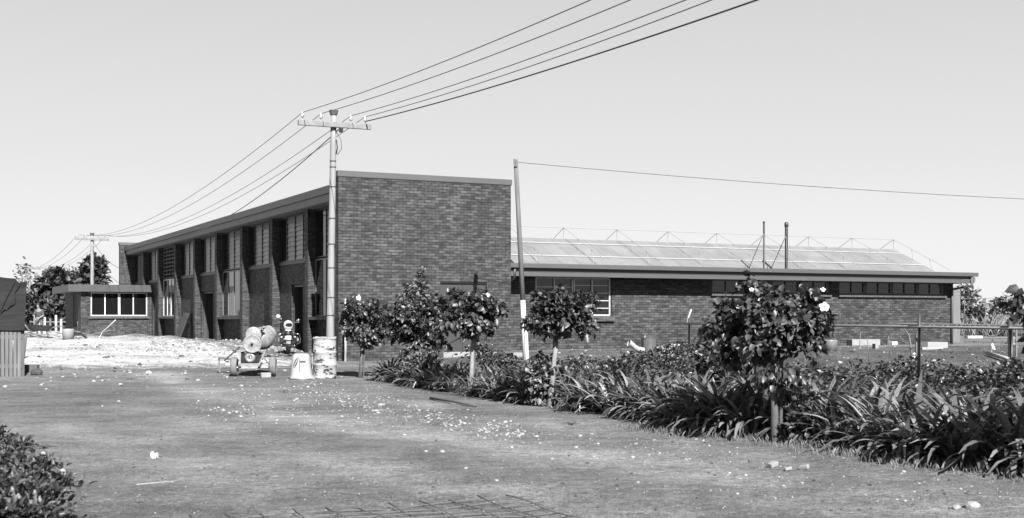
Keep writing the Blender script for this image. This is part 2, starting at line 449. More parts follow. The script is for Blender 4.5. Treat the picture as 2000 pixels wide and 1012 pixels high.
# main roof and eave of the long front
MB().box(.42, BW-.26, .304, BD-.304, 5.28, 5.4).build('roof', M['roofing'], BL)
b = MB(); b.box(.34, .42, .304, BD-.304, 5.10, 5.33); b.build('fascia', M['fascia_pale'], BL)
b = MB(); b.box(.26, .36, .304, BD-.304, 5.334, 5.57); b.box(.36, .62, .304, BD-.304, 5.41, 5.55); b.build('gutter', M['fascia'], BL)
MB().box(.422, 1.25, .304, BD-.304, 5.08, 5.12).build('soffit', M['soffit'], BL)
FAR = [5.28+4.38*k for k in range(8)]
for f in FAR: MB().box(.58, 1.25, f-.35, f, -.2, 5.078).build('pier', M['brick'], BL)

def window(name, y0, y1, z0, z1, cols, mode, fm='frame_dark', rows=9, thick=.045):
    """a window in the long front: frame, mullions; fixed or louvred panes as one part"""
    b = MB(); x0, x1 = .83, .875
    b.box(x0, x1, y0, y1, z0, z0+thick); b.box(x0, x1, y0, y1, z1-thick, z1)
    w = (y1-y0)/cols
    for c in range(cols+1):
        yc = y0+w*c; ya = max(y0, yc-thick/2) if c else y0
        yb = yc+thick/2 if c < cols else y1
        if c == 0: yb = y0+thick
        if c == cols: ya = y1-thick
        b.box(x0-.004, x1+.004, ya, yb, z0+thick, z1-thick)
    fr = b.build(name, M[fm], BL)
    g = MB(); gf = MB()
    for c in range(cols):
        ya, yb = y0+w*c+thick*.6, y0+w*(c+1)-thick*.6
        md = mode if isinstance(mode, str) else mode[c]
        if md == 'louvre':
            h = (z1-z0-2*thick)/rows
            for r in range(rows):
                zb = z0+thick+h*r; til = .03+rng.uniform(-.008, .012); dy = 0
                g.add([(.875-til, ya, zb-.01), (.875-til, yb, zb-.01), (.875, yb, zb+h), (.875, ya, zb+h),
                       (.881-til, ya, zb-.01), (.881-til, yb, zb-.01), (.881, yb, zb+h), (.881, ya, zb+h)],
                      [(0, 1, 2, 3), (7, 6, 5, 4), (0, 4, 5, 1), (3, 2, 6, 7)])
        else: gf.box(.85, .856, ya, yb, z0+thick, z1-thick)
    if g.v: g.build('louvres', M['louvre_glass'], fr)
    if gf.v: gf.build('pane', M['glass'], fr)
    return fr
ZT, ZU, ZS = 5.06, 3.45, 1.5
for k in range(9):
    y0 = .304 if k == 0 else FAR[k-1]+.002; y1 = FAR[k]-.352 if k < 8 else BD-.304
    tall = k in (0, 3, 6)
    if k == 6:      # pierced block screen over the lower window
        b = MB()
        for i in range(6): yy = y0+.0+i*(y1-y0-.09)/5; b.box(.83, .90, yy, yy+.09, ZU, ZT)
        for i in range(9): zz = ZU+i*(ZT-ZU-.06)/8; b.box(.833, .897, y0+.002, y1-.002, zz, zz+.06)
        b.build('block_screen', M['brick_sill'], BL)
    else:
        window('upper_window', y0+.02, y1-.02, ZU, ZT, 4, ['fixed', 'louvre', 'louvre', 'louvre'][::-1])
    if tall:
        window('lower_window', y0+.02, y1-.02, ZS, ZU-.04, 4, 'fixed', fm='frame_white' if k == 6 else 'frame')
        wall('bay_wall', [(.865, 1.17, y0, y1, -.2, 1.38)])
        MB().box(.60, 1.17, y0+.004, y1-.004, 1.384, 1.49).build('sill', M['brick_sill'], BL)
    else:
        MB().box(.80, 1.17, y0+.004, y1-.004, 3.34, 3.444).build('sill', M['dark_wood'], BL)
        if k == 1: ya, yb = 6.45, 7.8
        elif k == 4: ya, yb = 20.0, 22.3
        elif k == 7: ya, yb = 33.8, 34.44
        else: ya = None
        if ya is None: wall('bay_wall', [(.865, 1.17, y0, y1, -.2, 3.336)])
        else:
            wall('bay_wall', [(.865, 1.17, y0, ya, -.2, 3.336), (.865, 1.17, yb, y1, -.2, 3.336), (.865, 1.17, ya, yb, 2.62, 3.336)])
            b = MB(); b.box(.94, 1.10, ya+.004, ya+.06, .2, 2.6); b.box(.94, 1.10, yb-.06, yb-.004, .2, 2.6); b.box(.94, 1.10, ya+.06, yb-.06, 2.54, 2.6)
            fr = b.build('door_frame', M['dark_wood'], BL)
            MB().box(1.12, 2.0, yb-.05, yb-.01, .3, 2.52).build('door', M['door'], fr)
MB().box(1.2, BW-.26, .31, BD-.31, .2, .3).build('floor_slab', M['interior'], BL)

# low wing
LX0, LX1, LY = BW+.003, 25.59, .86
def lowall(spans):
    b = MB()
    for x0, x1, z0, z1 in spans: b.box(x0, x1, LY, LY+.25, z0, z1)
    return b
zt = 2.80
lowall([(LX0, 7.01, -.2, zt), (7.01, 9.94, -.2, 1.33), (9.94, 14.04, -.2, zt), (14.04, 19.40, -.2, 2.22), (19.40, 19.80, -.2, zt), (19.80, 25.12, -.2, 2.22), (25.12, LX1, -.2, zt)]).build('wing_wall', M['brick'], BL)
MB().box(LX1-.25, LX1-.004, LY+.252, 14, -.2, 2.8).build('wing_side_wall', M['brick'], BL)
def hwin(x0, x1, z0, z1, cols, rows, fm, y=LY, name='wing_window', thick=.04):
    b = MB(); ya, yb = y+.03, y+.11
    b.box(x0, x1, ya, yb, z0, z0+thick); b.box(x0, x1, ya, yb, z1-thick, z1)
    w = (x1-x0)/cols
    for c in range(cols+1):
        xa = x0+w*c-thick/2; xb = xa+thick
        if c == 0: xa, xb = x0, x0+thick
        if c == cols: xa, xb = x1-thick, x1
        b.box(xa, xb, ya-.004, yb+.004, z0+thick, z1-thick)
    for c in range(cols):
        for r in range(1, rows):
            zz = z0+(z1-z0)*r/rows; b.box(x0+w*c+thick/2, x0+w*(c+1)-thick/2, ya+.03, yb-.03, zz-.011, zz+.011)
    fr = b.build(name, M[fm], BL)
    MB().box(x0+.02, x1-.02, ya+.045, ya+.05, z0+.02, z1-.02).build('pane', M['glass'], fr)
    return fr
def soldier_sill(x0, x1, z0, z1, y=LY, out=.1):
    b = MB(); n = int((x1-x0)/.115)
    for i in range(n):
        a = x0+(x1-x0)*i/n; b.box(a+.004, a+(x1-x0)/n-.004, y-out, y+.2, z0, z1)
    b.box(x0+.01, x1-.01, y-out+.012, y+.19, z0+.01, z1-.008)
    b.build('sill', M['brick_sill'], BL)
for i in range(2): hwin(7.05+i*1.44, 7.05+(i+1)*1.44-.03, 1.52, 2.79, 2, 4 if i == 0 else 5, 'frame_white')
soldier_sill(6.93, 10.02, 1.335, 1.51)
for g0 in (14.04, 19.80):
    b = MB()
    for i in range(5): b.box(g0+.0+i*1.32-.05*(i > 0), g0+i*1.32+.05, LY+.02, LY+.14, 2.33, 2.795)
    b.box(g0, g0+5.33, LY+.024, LY+.136, 2.325, 2.36)
    b.build('window_post', M['dark_wood'], BL)
    for i in range(4): hwin(g0+.055+i*1.32, g0+(i+1)*1.32-.055, 2.365, 2.79, 2, 2, 'frame', thick=.03)
    soldier_sill(g0-.05, g0+5.36, 2.225, 2.32)
# wing roof, gutter, fascia, downpipes
XE = 26.05
MB().box(LX0, XE-.1, .165, 15, 2.95, 3.12).build('wing_roof', M['roofing'], BL)
b = MB(); b.box(LX0, XE, 0, .13, 3.05, 3.20); b.build('wing_gutter', M['fascia'], BL, bevel=.015)
b = MB(); b.box(LX0, XE-.15, .12, .155, 2.79, 2.925); b.box(XE-.15, XE-.10, .12, 15, 2.79, 2.92); b.build('wing_fascia', M['fascia'], BL)
MB().box(LX0, XE-.3, .135, .16, 2.93, 3.2).build('wing_gap_shade', M['dark_wood'], BL)  # dark strip filling the gap under the gutter, standing in for its shade
MB().box(LX0, XE-.152, .157, 15, 2.802, 2.84).build('wing_soffit', M['soffit'], BL)
MB().tube([(25.75, .07, 3.06), (25.75, .07, 2.72), (25.72, .1, 2.68), (25.5, LY-.06, 2.56), (25.48, LY-.06, 2.5), (25.46, LY-.06, .3)], .045, 10).build('downpipe', M['fascia'], BL, True)
MB().tube([(5.9, .1, 3.06), (5.9, .15, 2.72), (5.9, LY-.06, 2.55), (5.9, LY-.06, .3)], .05, 10).build('downpipe', M['dark_wood'], BL, True)
# annex at the far end of the long front
AX0, AX1, AY0, AY1 = -2.87, .83, 34.5, 41.2
wall('annex_wall', [(AX0, -2.37, AY0, AY0+.25, -.2, 2.82), (-2.37, .6, AY0, AY0+.25, -.2, 1.38), (.6, AX1, AY0, AY0+.25, -.2, 2.82),
                    (AX0, AX0+.25, AY0+.25, 35.6, -.2, 2.82), (AX0, AX0+.25, 35.6, 37.6, -.2, .95), (AX0, AX0+.25, 37.6, AY1, -.2, 2.82), (AX0+.25, 0, AY1-.25, AY1-.002, -.2, 2.82)])
hwin(-2.36, -.89, 1.52, 2.79, 2, 1, 'frame_white', AY0, 'annex_window', .055); hwin(-.88, .59, 1.52, 2.79, 2, 1, 'frame_white', AY0, 'annex_window', .055)
soldier_sill(-2.45, .68, 1.385, 1.51, AY0)
b = MB()
for y in (35.6, 36.2, 36.8, 37.54): b.box(AX0+.04, AX0+.12, y, y+.06, .96, 2.8)
fr = b.build('annex_window', M['frame'], BL); MB().box(AX0+.09, AX0+.1, 35.66, 37.54, .96, 2.8).build('pane', M['glass'], fr)
b = MB(); b.box(-3.55, .82, 34.15, 34.2, 2.82, 3.2); b.box(-3.55, -3.5, 34.2, 41.6, 2.82, 3.2)
for x in np.arange(-3.4, .8, .6): b.box(x, x+.03, 34.135, 34.15, 2.83, 3.19)
b.build('annex_fascia', M['fascia_dark'], BL)
MB().box(-3.5, .25, 34.2, 41.6, 3.0, 3.12).build('annex_roof', M['roofing'], BL)
MB().box(-3.5, .82, 34.2, 41.6, 2.825, 2.86).build('annex_soffit', M['soffit'], BL)

# ------------------------------------------------------------------ glasshouse behind the low wing
RZ = math.atan2(E.y, E.x)
def bl(x, y, z=0): return A+E*x+D*y+Vector((0, 0, z))
Rend = Vector((16.6, 54.0, 0))-A; GX1 = Rend.dot(E); GY = Rend.dot(D); GX0 = GX1-19.6
gh = thing('glasshouse', 'pale sheeted glasshouse with a low gable roof rising behind the side wing', 'glasshouse', (A.x, A.y, 0), RZ)
ZR = 4.41; SL = .445; HWd = 3.2
b = MB(); ze = ZR-SL*HWd
b.add([(GX0, GY-HWd, ze), (GX1, GY-HWd, ze), (GX1, GY, ZR), (GX0, GY, ZR), (GX1, GY+HWd, ze), (GX0, GY+HWd, ze),
       (GX0, GY-HWd, ze-.03), (GX1, GY-HWd, ze-.03), (GX1, GY, ZR-.03), (GX0, GY, ZR-.03), (GX1, GY+HWd, ze-.03), (GX0, GY+HWd, ze-.03)],
      [(0, 1, 2, 3), (3, 2, 4, 5), (7, 6, 9, 8), (8, 9, 11, 10), (0, 6, 7, 1), (1, 7, 8, 2), (2, 8, 10, 4), (5, 4, 10, 11), (0, 3, 9, 6), (3, 5, 11, 9)])
b.build('roof', M['glasshouse'], gh)
b = MB()
for y in (GY-HWd+.02, GY+HWd-.06): b.box(GX0, GX1, y, y+.04, 0, ze-.035)
for x in (GX0, GX1-.04):
    b.add([(x, GY-HWd+.06, 0), (x, GY+HWd-.06, 0), (x, GY+HWd-.06, ze-.04), (x, GY, ZR-.04), (x, GY-HWd+.06, ze-.04),
           (x+.04, GY-HWd+.06, 0), (x+.04, GY+HWd-.06, 0), (x+.04, GY+HWd-.06, ze-.04), (x+.04, GY, ZR-.04), (x+.04, GY-HWd+.06, ze-.04)],
          [(0, 1, 2, 3, 4), (9, 8, 7, 6, 5), (0, 5, 6, 1), (1, 6, 7, 2), (2, 7, 8, 3), (3, 8, 9, 4), (4, 9, 5, 0)])
b.build('wall', M['glasshouse'], gh)
OFF = .42
nfr = 9
for i in range(nfr):
    x = GX1-.05-i*2.33
    b = MB(); b.tube([(x, GY-HWd, ze+OFF), (x, GY, ZR+OFF), (x, GY+HWd*.6, ZR+OFF-SL*HWd*.6)], .010, 5)
    for q in (-HWd*.7, -HWd*.36, HWd*.4):
        b.tube([(x, GY+q, ZR+.01-SL*abs(q)), (x, GY+q*.93, ZR+OFF-SL*abs(q)*.93)], .009, 4)
    b.tube([(x, GY, ZR+.01), (x, GY, ZR+OFF)], .012, 4)
    b.build('roof_frame', M['wire_pale'], gh)
b = MB(); b.tube([(GX0, GY, ZR+OFF), (GX1, GY, ZR+OFF)], .012, 5); b.build('ridge_pipe', M['wire_pale'], gh)
for q in (.55, 1.75):
    MB().tube([(GX0, GY-q, ZR-SL*q+.05), (GX1-.1, GY-q, ZR-SL*q+.04)], .011, 5).build('purlin', M['white'], gh)
# flue pipes standing on the wing roof, each stayed by wires
def flue(px, pytop, r, dy, label, cap):
    Yg = 0
    ry = (px-1000)/F
    x = (5.15+.4445*dy+ry*(36.9+.8958*dy))/(.8958-.4445*ry)
    p = bl(x, dy); top = CH+(HZ-pytop)/F*p.y
    t = thing('flue_pipe', label, 'chimney', (p.x, p.y, 3.12))
    hgt = top-3.12
    b = MB(); b.lathe([(0.001, 0), (r, 0), (r, hgt-.02), (r*.9, hgt), (.001, hgt)], 12); b.build('pipe', M['steel'], t, True)
    if cap: MB().lathe([(.001, hgt-.16), (r*1.25, hgt-.14), (r*1.3, hgt-.03), (r, hgt+.03), (.001, hgt+.05)], 12).build('cap', M['steel'], t, True)
    else: MB().lathe([(.001, hgt-.05), (r*1.35, hgt-.05), (r*1.35, hgt+.0), (.001, hgt+.02)], 12).build('cap', M['steel'], t, True)
    for q in (-E*1.0-D*.4, -E*.45-D*.6, E*.1+D*1.2):
        MB().tube([Vector((0, 0, hgt*.78)), q], .013, 4).build('stay', M['wire'], t)
flue(1492, 433, .035, 2.2, 'thin dark stayed flue pipe on the wing roof', False)
flue(1536, 436, .062, 2.2, 'thick dark stayed flue pipe with a cap on the wing roof', True)
# grey sheet screen beyond the corner of the wing
p = bl(27.9, 3.0)
s = MB(); s.box(0, .44, 0, .12, 0, 2.42); so_ = s.build('sheet_screen', M['panel']); so_.location = (p.x-.1, p.y, .3); so_.rotation_euler = (0, 0, RZ)
tag(so_, 'tall narrow plain grey panel standing past the right corner of the wing', 'screen')

# ------------------------------------------------------------------ power poles and lines
PD = (Vector((-26, 77, 0))-Vector((-4.64, 31.5, 0))).normalized(); PE = Vector((PD.y, -PD.x, 0))
def sag_pts(p, q, sag, n=28):
    return [p.lerp(q, i/n)-Vector((0, 0, 4*sag*(i/n)*(1-i/n))) for i in range(n+1)]
def power_pole(label, x, y, z0, ztop, r0, r1, arm, lean=0, bands=True, steps=20):
    t = thing('power_pole', label, 'power pole', (x, y, z0))
    h = ztop-z0; tip = Vector((lean*h, 0, h))
    MB().tube([tip*(i/8) for i in range(-1, 9)], [r0+(r1-r0)*max(0, i)/8 for i in range(-1, 9)], 14).build('pole', M['pole'], t, True)
    c = tip+Vector((0, 0, .02)); MB().lathe([(.001, -.06), (r1*1.25, -.06), (r1*1.7, .06), (.001, .075)], 10, Matrix.Translation(c)).build('pole_cap', M['timber_dark'], t)
    zc = h-.30; pc = tip*(zc/h)-PD*(r1+.05)
    a = MB(); a.beam(pc-PE*arm/2+Vector((0, 0, .0)), pc+PE*arm/2, .10, .13); ar = a.build('crossarm', M['arm'], t, bevel=.008)
    ins = []
    for q in (-.44, -.19, .22, .42):
        c = pc+PE*arm*q+Vector((0, 0, .065))
        b = MB(); b.lathe([(.012, 0), (.012, .07), (.04, .075), (.045, .12), (.028, .14), (.035, .18), (.02, .21), (.001, .215)], 10, Matrix.Translation(c)); b.build('insulator', M['porcelain'], ar, True)
        ins.append(Vector((x, y, z0))+c+Vector((0, 0, .19)))
    for sgn in (-1, 1):
        MB().beam(pc+PE*sgn*arm*.23-Vector((0, 0, .05)), tip*((zc-.45)/h)-PD*r1, .035, .012).build('brace', M['galv'], t) if not bands else None
    if bands:
        for zb in (.9, 1.5, 1.95, 2.7, 3.3, 3.95, 4.75, 5.25, 5.40):
            rr = r0+(r1-r0)*zb/h+.006
            MB().lathe([(rr-.006, -.014), (rr, -.014), (rr, .014), (rr-.006, .014)], 14, Matrix.Translation(tip*(zb/h))).build('band', M['steel'], t)
        b = MB(); q = tip*((zc-.25)/h)
        b.tube([q+Vector((.06, -.05, .1)), q+Vector((.2, -.1, -.1)), q+Vector((.22, -.1, -.35)), q+Vector((.12, -.08, -.5)), q+Vector((.07, -.06, -.45))], .009, 5)
        b.tube([q+Vector((.08, -.05, -.12)), q+Vector((.11, -.05, -.3)), q+Vector((.08, -.05, -.48))], .018, 5); b.build('cable_loop', M['wire'], t, True)
        MB().box(-.05, .05, -.06, .06, -.05, .06, Matrix.Translation(pc+PE*.16+Vector((0, 0, -.13)))).build('fuse_box', M['black'], t)
        b = MB(); b.tube([tip*.5+Vector((.09, -.09, 0)), tip*.45+Vector((.10, -.06, 0)), tip*.12+Vector((.115, -.03, 0))], .012, 5); b.build('conduit', M['wire'], t)
    return ins
pz = gz(-4.64, 31.5)
ins1 = power_pole('nearest pale banded power pole rising behind the battered white drum', -4.62, 31.5, pz, CH+(HZ-222)/F*31.5, .105, .072, 1.9, .016)
P2 = pt(180, 458, 77); ins2 = power_pole('power pole standing behind the flat roofed annex', P2.x, P2.y, .3, P2.z, .13, .09, 2.0, 0, False)
P3 = pt(58, 519, 118); ins3 = power_pole('farthest thin power pole beyond the tarred shed', P3.x, P3.y, .3, P3.z, .14, .1, 2.0, 0, False)
wl = ['outermost left', 'second', 'third', 'fourth']
P0 = Vector((-4.64, 31.5, 0))-PD*48
for i in range(4):
    off = ins1[i]-Vector((-4.64, 31.5, 0)); q0 = P0+off; q0.z = (7.0, 7.05, 7.25, 7.4)[i]
    o = MB().tube(sag_pts(ins1[i], q0, .88+.03*i, 40), .0085, 5).build('power_line', M['wire'])
    tag(o, f'{wl[i]} of the overhead wires running from the near pole over the drive', 'wire', 'overhead wires')
    o = MB().tube(sag_pts(ins1[i], ins2[i], 1.0, 40), .0085, 5).build('power_line', M['wire'])
    tag(o, f'{wl[i]} of the overhead wires between the near pole and the annex pole', 'wire', 'overhead wires')
    o = MB().tube(sag_pts(ins2[i], ins3[i], .9, 24), .012, 4).build('power_line', M['wire_pale'])
    tag(o, f'{wl[i]} of the faint wires between the annex pole and the farthest pole', 'wire', 'overhead wires')
q = ins1[3]-Vector((0, 0, .12))
q0 = q+(P0-Vector((-4.64, 31.5, 0))); q0.z = 6.5
tag(MB().tube(sag_pts(q, q0, .8, 40), .014, 5).build('power_line', M['wire']), 'thick lowest service cable from the near pole over the drive', 'wire', 'overhead wires')
fe = bl(.3, 26, 5.3)
tag(MB().tube(sag_pts(q-PE*.7-Vector((0, 0, .25)), fe, .55, 30), .014, 5).build('service_cable', M['wire']), 'service cable dropping from the near pole to the front gutter', 'wire')
for k, (dz, x) in enumerate(((-.35, .1), (-.9, .0))):
    tag(MB().tube(sag_pts(Vector((P2.x, P2.y, P2.z+dz)), bl(.05, 40, 4.3-k*.9), .3, 16), .012, 4).build('service_cable', M['wire']), ['upper', 'lower'][k]+' cable from the annex pole to the far parapet', 'wire')
# leaning timber post with a white foot, and its single wire
t = thing('timber_post', 'leaning grey timber post with a white painted foot by the end wall', 'post', (.5, 35, gz(.5, 35)))
top = pt(1007, 311, 35)-t.location; foot = Vector((pt(1027, 690, 35).x-.5, 0, 0))
mid = foot.lerp(top, .295)
MB().tube([mid, top], [.072, .062], 10).build('shaft', M['timber'], t, True)
MB().tube([foot-Vector((0, 0, .3)), mid], [.076, .074], 10).build('painted_foot', M['white'], t, True)
MB().beam(foot+Vector((.05, -.09, -.2)), foot.lerp(top, .19)+Vector((.05, -.09, 0)), .09, .04).build('splint', M['white'], t)
MB().box(-.05, .05, -.1, -.06, -.1, .08, Matrix.Translation(top-Vector((0, 0, .12)))).build('bracket', M['timber'], t)
wq = pt(2350, 402, 43)
tag(MB().tube(sag_pts(t.location+top-Vector((0, 0, .08)), wq, .18, 24), .0085, 5).build('wire_line', M['wire']), 'single thin wire running right from the leaning timber post', 'wire')
# ------------------------------------------------------------------ planting: standard trees, shrubs, strap-leaved border
def crown_leaves(name, m, clumps, per, spread, ln, wd, centre, droop=.35, up=.5, lim=1.8):
    P = []; C = np.array([tuple(c) for c in clumps])
    for c in C:
        q = nrg.normal(size=(per, 3)); q = q/np.linalg.norm(q, axis=1, keepdims=True)*(nrg.random((per, 1))**.5)
        P.append(c+q*spread*nrg.uniform(.7, 1.2))
    P = np.concatenate(P); out = P-np.array(centre); out /= np.linalg.norm(out, axis=1, keepdims=True)+1e-9
    ax = out*.8+rnd_unit(len(P))*.75; ax[:, 2] -= droop
    nor = out*.5+rnd_unit(len(P))*.55; nor[:, 2] += up
    s = nrg.uniform(.38, 1.3, len(P))
    return leaves_mesh(name, m, P, ax, nor, ln*s, wd*s*nrg.uniform(.85, 1.15, len(P)))
def lobes(n, rx, ry, rz, c, inner=.55, seed=None, flat=0):
    g = random.Random(seed); out = []
    while len(out) < n:
        v = Vector((g.uniform(-1, 1), g.uniform(-1, 1), g.uniform(-1, 1)))
        if not inner < v.length < 1: continue
        if flat and v.z < -flat: continue
        out.append(Vector(c)+Vector((v.x*rx, v.y*ry, v.z*rz)))
    return out
def branches(b, base, tips, r):
    for q in tips:
        m = base.lerp(q, .5)+Vector((0, 0, .06)); b.tube([base, m, q], [r, r*.6, r*.25], 5)
def flower(parent, c, r, name='flower'):
    b = MB(); c = Vector(c); n = (Vector((0, -.85, .35))).normalized(); a = n.orthogonal().normalized(); d = n.cross(a)
    for i in range(5):
        th = 2*math.pi*i/5; o = a*math.cos(th)+d*math.sin(th); s = n.cross(o)
        kk = rng.uniform(.75, 1.15); o = o*kk+n*rng.uniform(-.25, .35); b.add([c, c+o*r*.55+s*r*.42+n*r*.18, c+o*r+s*r*.2+n*r*.1, c+o*r-s*r*.2+n*r*.1, c+o*r*.55-s*r*.42+n*r*.18, c+o*r*.55+n*r*.05], [(0, 1, 5), (1, 2, 5), (2, 3, 5), (3, 4, 5), (4, 0, 5)])
    f = b.build(name, M['petal'], parent); b2 = MB(); b2.tube([c+n*r*.05, c+n*r*.6], [r*.1, r*.05], 5); b2.build('stamen', M['stone_dark'], f)
def std_tree(label, px, pyb, Y, ztrunk, cz, rx, rz, n, per, ln, m='leaf_hib', bark='trunk_pale', lean=0, flowers=(), seed=1, spread=.17, stake=True, cx=0, extra=()):
    loc = at(px, Y); loc.x -= .12; loc.z = gz(loc.x, loc.y); t = thing('standard_tree', label, 'tree', loc)
    c = Vector((cx, 0, cz-loc.z)); topv = Vector((cx*.6+lean, 0, ztrunk-loc.z))
    b = MB(); b.tube([(0, 0, -.1), topv*.35+Vector((.012, 0, 0)), topv*.7, topv], [.052, .045, .040, .038], 9); b.build('trunk', M[bark], t, True)
    cl = lobes(n, rx, rx*.95, rz, c, .35, seed, .75)
    cl = [c+(v-c)*(.86+.55*mnoise.noise((v-c)*2.6+Vector((seed, 0, 0)))) for v in cl]+[Vector(e) for e in extra]
    gg = random.Random(seed+50)
    for _ in range(7):      # single shoots standing out of the head
        v = Vector((gg.uniform(-1, 1), gg.uniform(-1, .6), gg.uniform(-.3, 1))).normalized(); cl += [c+Vector((v.x*rx, v.y*rx, v.z*rz))*f for f in (1.0, 1.14)]
    b = MB(); branches(b, topv-Vector((0, 0, .05)), cl[::3], .02); b.build('branches', M['trunk'], t, True)
    link('crown', crown_leaves('crown', M[m], cl, per, spread, ln, ln*.78, c), t)
    if stake: MB().tube([(.09, .05, -.1), (.10, .04, ztrunk-loc.z+.1)], .022, 6).build('stake', M['timber_dark'], t)
    for f in flowers: flower(t, f[:3], f[3])
    return t
std_tree('leftmost round headed standard tree with one white flower beside the pole', 712, 737, 30.2, .75, 1.30, .56, .50, 44, 40, .115, cx=.1, bark='trunk', flowers=[(.02, -.35, 1.93, .07)], seed=4)
std_tree('slim pale trunked standard tree with a leafy head in front of the end wall door', 929, 768, 24.6, 1.15, 1.52, .56, .45, 42, 40, .115, lean=.08, seed=9, flowers=[(.36, -.3, 1.93, .05)], extra=[(-.45, 0, .95), (-.55, 0, 1.05), (-.62, -.05, 1.2), (-.5, -.1, 1.35)])
std_tree('standard tree with a wide flat head before the wing window, pale lower trunk', 1085, 793, 20.8, 1.15, 1.50, .60, .36, 40, 44, .115, lean=.0, cx=.24, seed=13)
std_tree('large dense headed standard tree in front carrying big white flowers', 1531, 862, 14.8, .95, 1.36, .60, .47, 60, 62, .105, bark='trunk', seed=21, flowers=[(.50, -.40, 1.60, .068), (-.36, -.5, 1.80, .03), (-.5, -.4, 1.60, .03), (.48, -.42, 1.80, .03)], extra=[(.02, -.2, .78), (.15, -.1, .72), (-.15, -.1, .85), (-.50, 0, 1.52), (-.55, 0, 1.58), (.55, 0, 1.5)])
std_tree('standard tree at the right edge of the border, mostly out of the frame', 2225, 975, 11.0, .95, 1.42, .66, .54, 80, 50, .115, bark='trunk', seed=33, extra=[(-.80, 0, 1.45), (-.92, -.05, 1.6)])

def shrub(name, label, cat, px, Y, rx, ry, rz, n, per, ln, m, spread=.16, seed=0, zc=None, group=None, droop=.25, lean=(0, 0), asp=.7):
    loc = at(px, Y); t = thing(name, label, cat, loc, 0, group)
    c = Vector((lean[0], lean[1], zc if zc is not None else rz*.9))
    cl = lobes(n, rx, ry, rz, c, .25, seed)
    cl = [v for v in cl if v.z > .03]
    b = MB()
    for q in cl[::4]: b.tube([(q.x*.12, q.y*.12, -.05), (q.x*.6, q.y*.6, q.z*.55), q], [.016, .011, .005], 5)
    b.build('stems', M['trunk'], t, True)
    link('foliage', crown_leaves('foliage', M[m], cl, per, spread, ln, ln*asp, (c.x, c.y, c.z-.2), droop), t)
    return t, cl
# the tall unclipped tree between the first two standards: broad base, pale shoots at the top
loc = at(812, 27.6); t = thing('bushy_tree', 'tall unclipped bushy tree with pale upright shoots rising above the standards', 'tree', loc)
cl = lobes(66, .62, .58, .58, (.0, 0, 1.36), .2, 5)+lobes(34, .40, .34, .5, (.10, 0, .75), .1, 6)+[Vector((.35+rng.uniform(0, .35), rng.uniform(-.2, .2), 1.4+rng.uniform(-.3, .25))) for _ in range(10)]
b = MB(); b.tube([(0, 0, -.1), (.05, 0, .5), (.04, 0, 1.1), (.1, 0, 2.2)], [.05, .045, .035, .01], 8); branches(b, Vector((.05, 0, .7)), cl[::4], .02); b.build('trunk', M['trunk'], t, True)
link('crown', crown_leaves('crown', M['leaf_hib'], cl, 44, .17, .105, .08, (.03, 0, 1.0)), t)
sh = []
for sx, z0, z1 in ((.12, 1.5, 2.55), (.05, 1.6, 2.28), (-.14, 1.5, 2.2), (.22, 1.5, 2.3), (-.22, 1.5, 2.02), (.38, 1.4, 2.0), (-.02, 1.7, 2.1)):
    for z in np.arange(z0, z1, .04): sh.append((sx+rng.uniform(-.07, .07), rng.uniform(-.08, .08)-.3*max(0, 2.2-z), z))
link('shoots', crown_leaves('shoots', M['leaf_pale'], sh, 7, .08, .095, .075, (.05, .1, 1.2), .1), t)
shrub('shrub', 'pale leaved shrub sprawling at the foot of the tall bushy tree', 'shrub', 818, 26.9, .55, .35, .38, 26, 34, .10, 'leaf_pale', seed=3)
shrub('shrub', 'broad leaved shrub wrapped round the pale trunk before the wing window', 'shrub', 1062, 20.9, .28, .25, .46, 24, 30, .11, 'leaf_pale', seed=8)
shrub('shrub', 'leafy shrub at the right foot of the large white flowered tree', 'shrub', 1562, 14.75, .33, .26, .32, 22, 28, .085, 'leaf_hib', seed=15, zc=.32)
shrub('shrub', 'dark twiggy shrub behind the border, left of the large flowered tree', 'shrub', 1420, 19.5, .50, .45, .48, 40, 36, .10, 'leaf_hib', seed=16, zc=.80)
# strap leaved clumps
def strap_mesh(seed, n=58):
    g = random.Random(seed); V = []; Fc = []
    for i in range(n):
        az = g.uniform(0, 2*math.pi); L = g.uniform(.5, .95); w = g.uniform(.044, .068); tilt = g.uniform(.10, .95)
        bend = g.uniform(.7, 1.6)*(.55+tilt); kink = g.randint(3, 6) if g.random() < .15 else 99; d = Vector((math.cos(az), math.sin(az), 0)); s = Vector((-d.y, d.x, 0)); p = d*g.uniform(0, .12)
        a = tilt; b0 = len(V); K = 7; tw = g.uniform(-.5, .5)
        for k in range(K+1):
            f = k/K; ww = w*(.75+.5*f if f < .5 else 1.0)*(1-f**4*.92)/2
            ss = (s*math.cos(tw*f)+Vector((0, 0, 1))*math.sin(tw*f))
            V.append(p-ss*ww); V.append(p+ss*ww+Vector((0, 0, 0)))
            p = p+(d*math.sin(a)+Vector((0, 0, 1))*math.cos(a))*(L/K); a += bend/K*(1+f)+(.9 if k == kink else 0)
            if p.z < .02: p.z = .02
        for k in range(K): Fc.append((b0+2*k, b0+2*k+1, b0+2*k+3, b0+2*k+2))
    me = bpy.data.meshes.new('strap_leaf_clump'); me.from_pydata([tuple(v) for v in V], [], Fc); me.materials.append(M['leaf_strap']); me.update(); me.shade_smooth(); return me
SM = [strap_mesh(i) for i in range(7)]
edge = [hit(px, py) for px, py in ((722, 742), (800, 757), (900, 774), (1010, 792), (1130, 806), (1230, 822), (1330, 846), (1500, 860), (1640, 880), (1800, 908), (1990, 928), (2300, 985))]
acc = [0]
for a, b_ in zip(edge, edge[1:]): acc.append(acc[-1]+(b_-a).length)
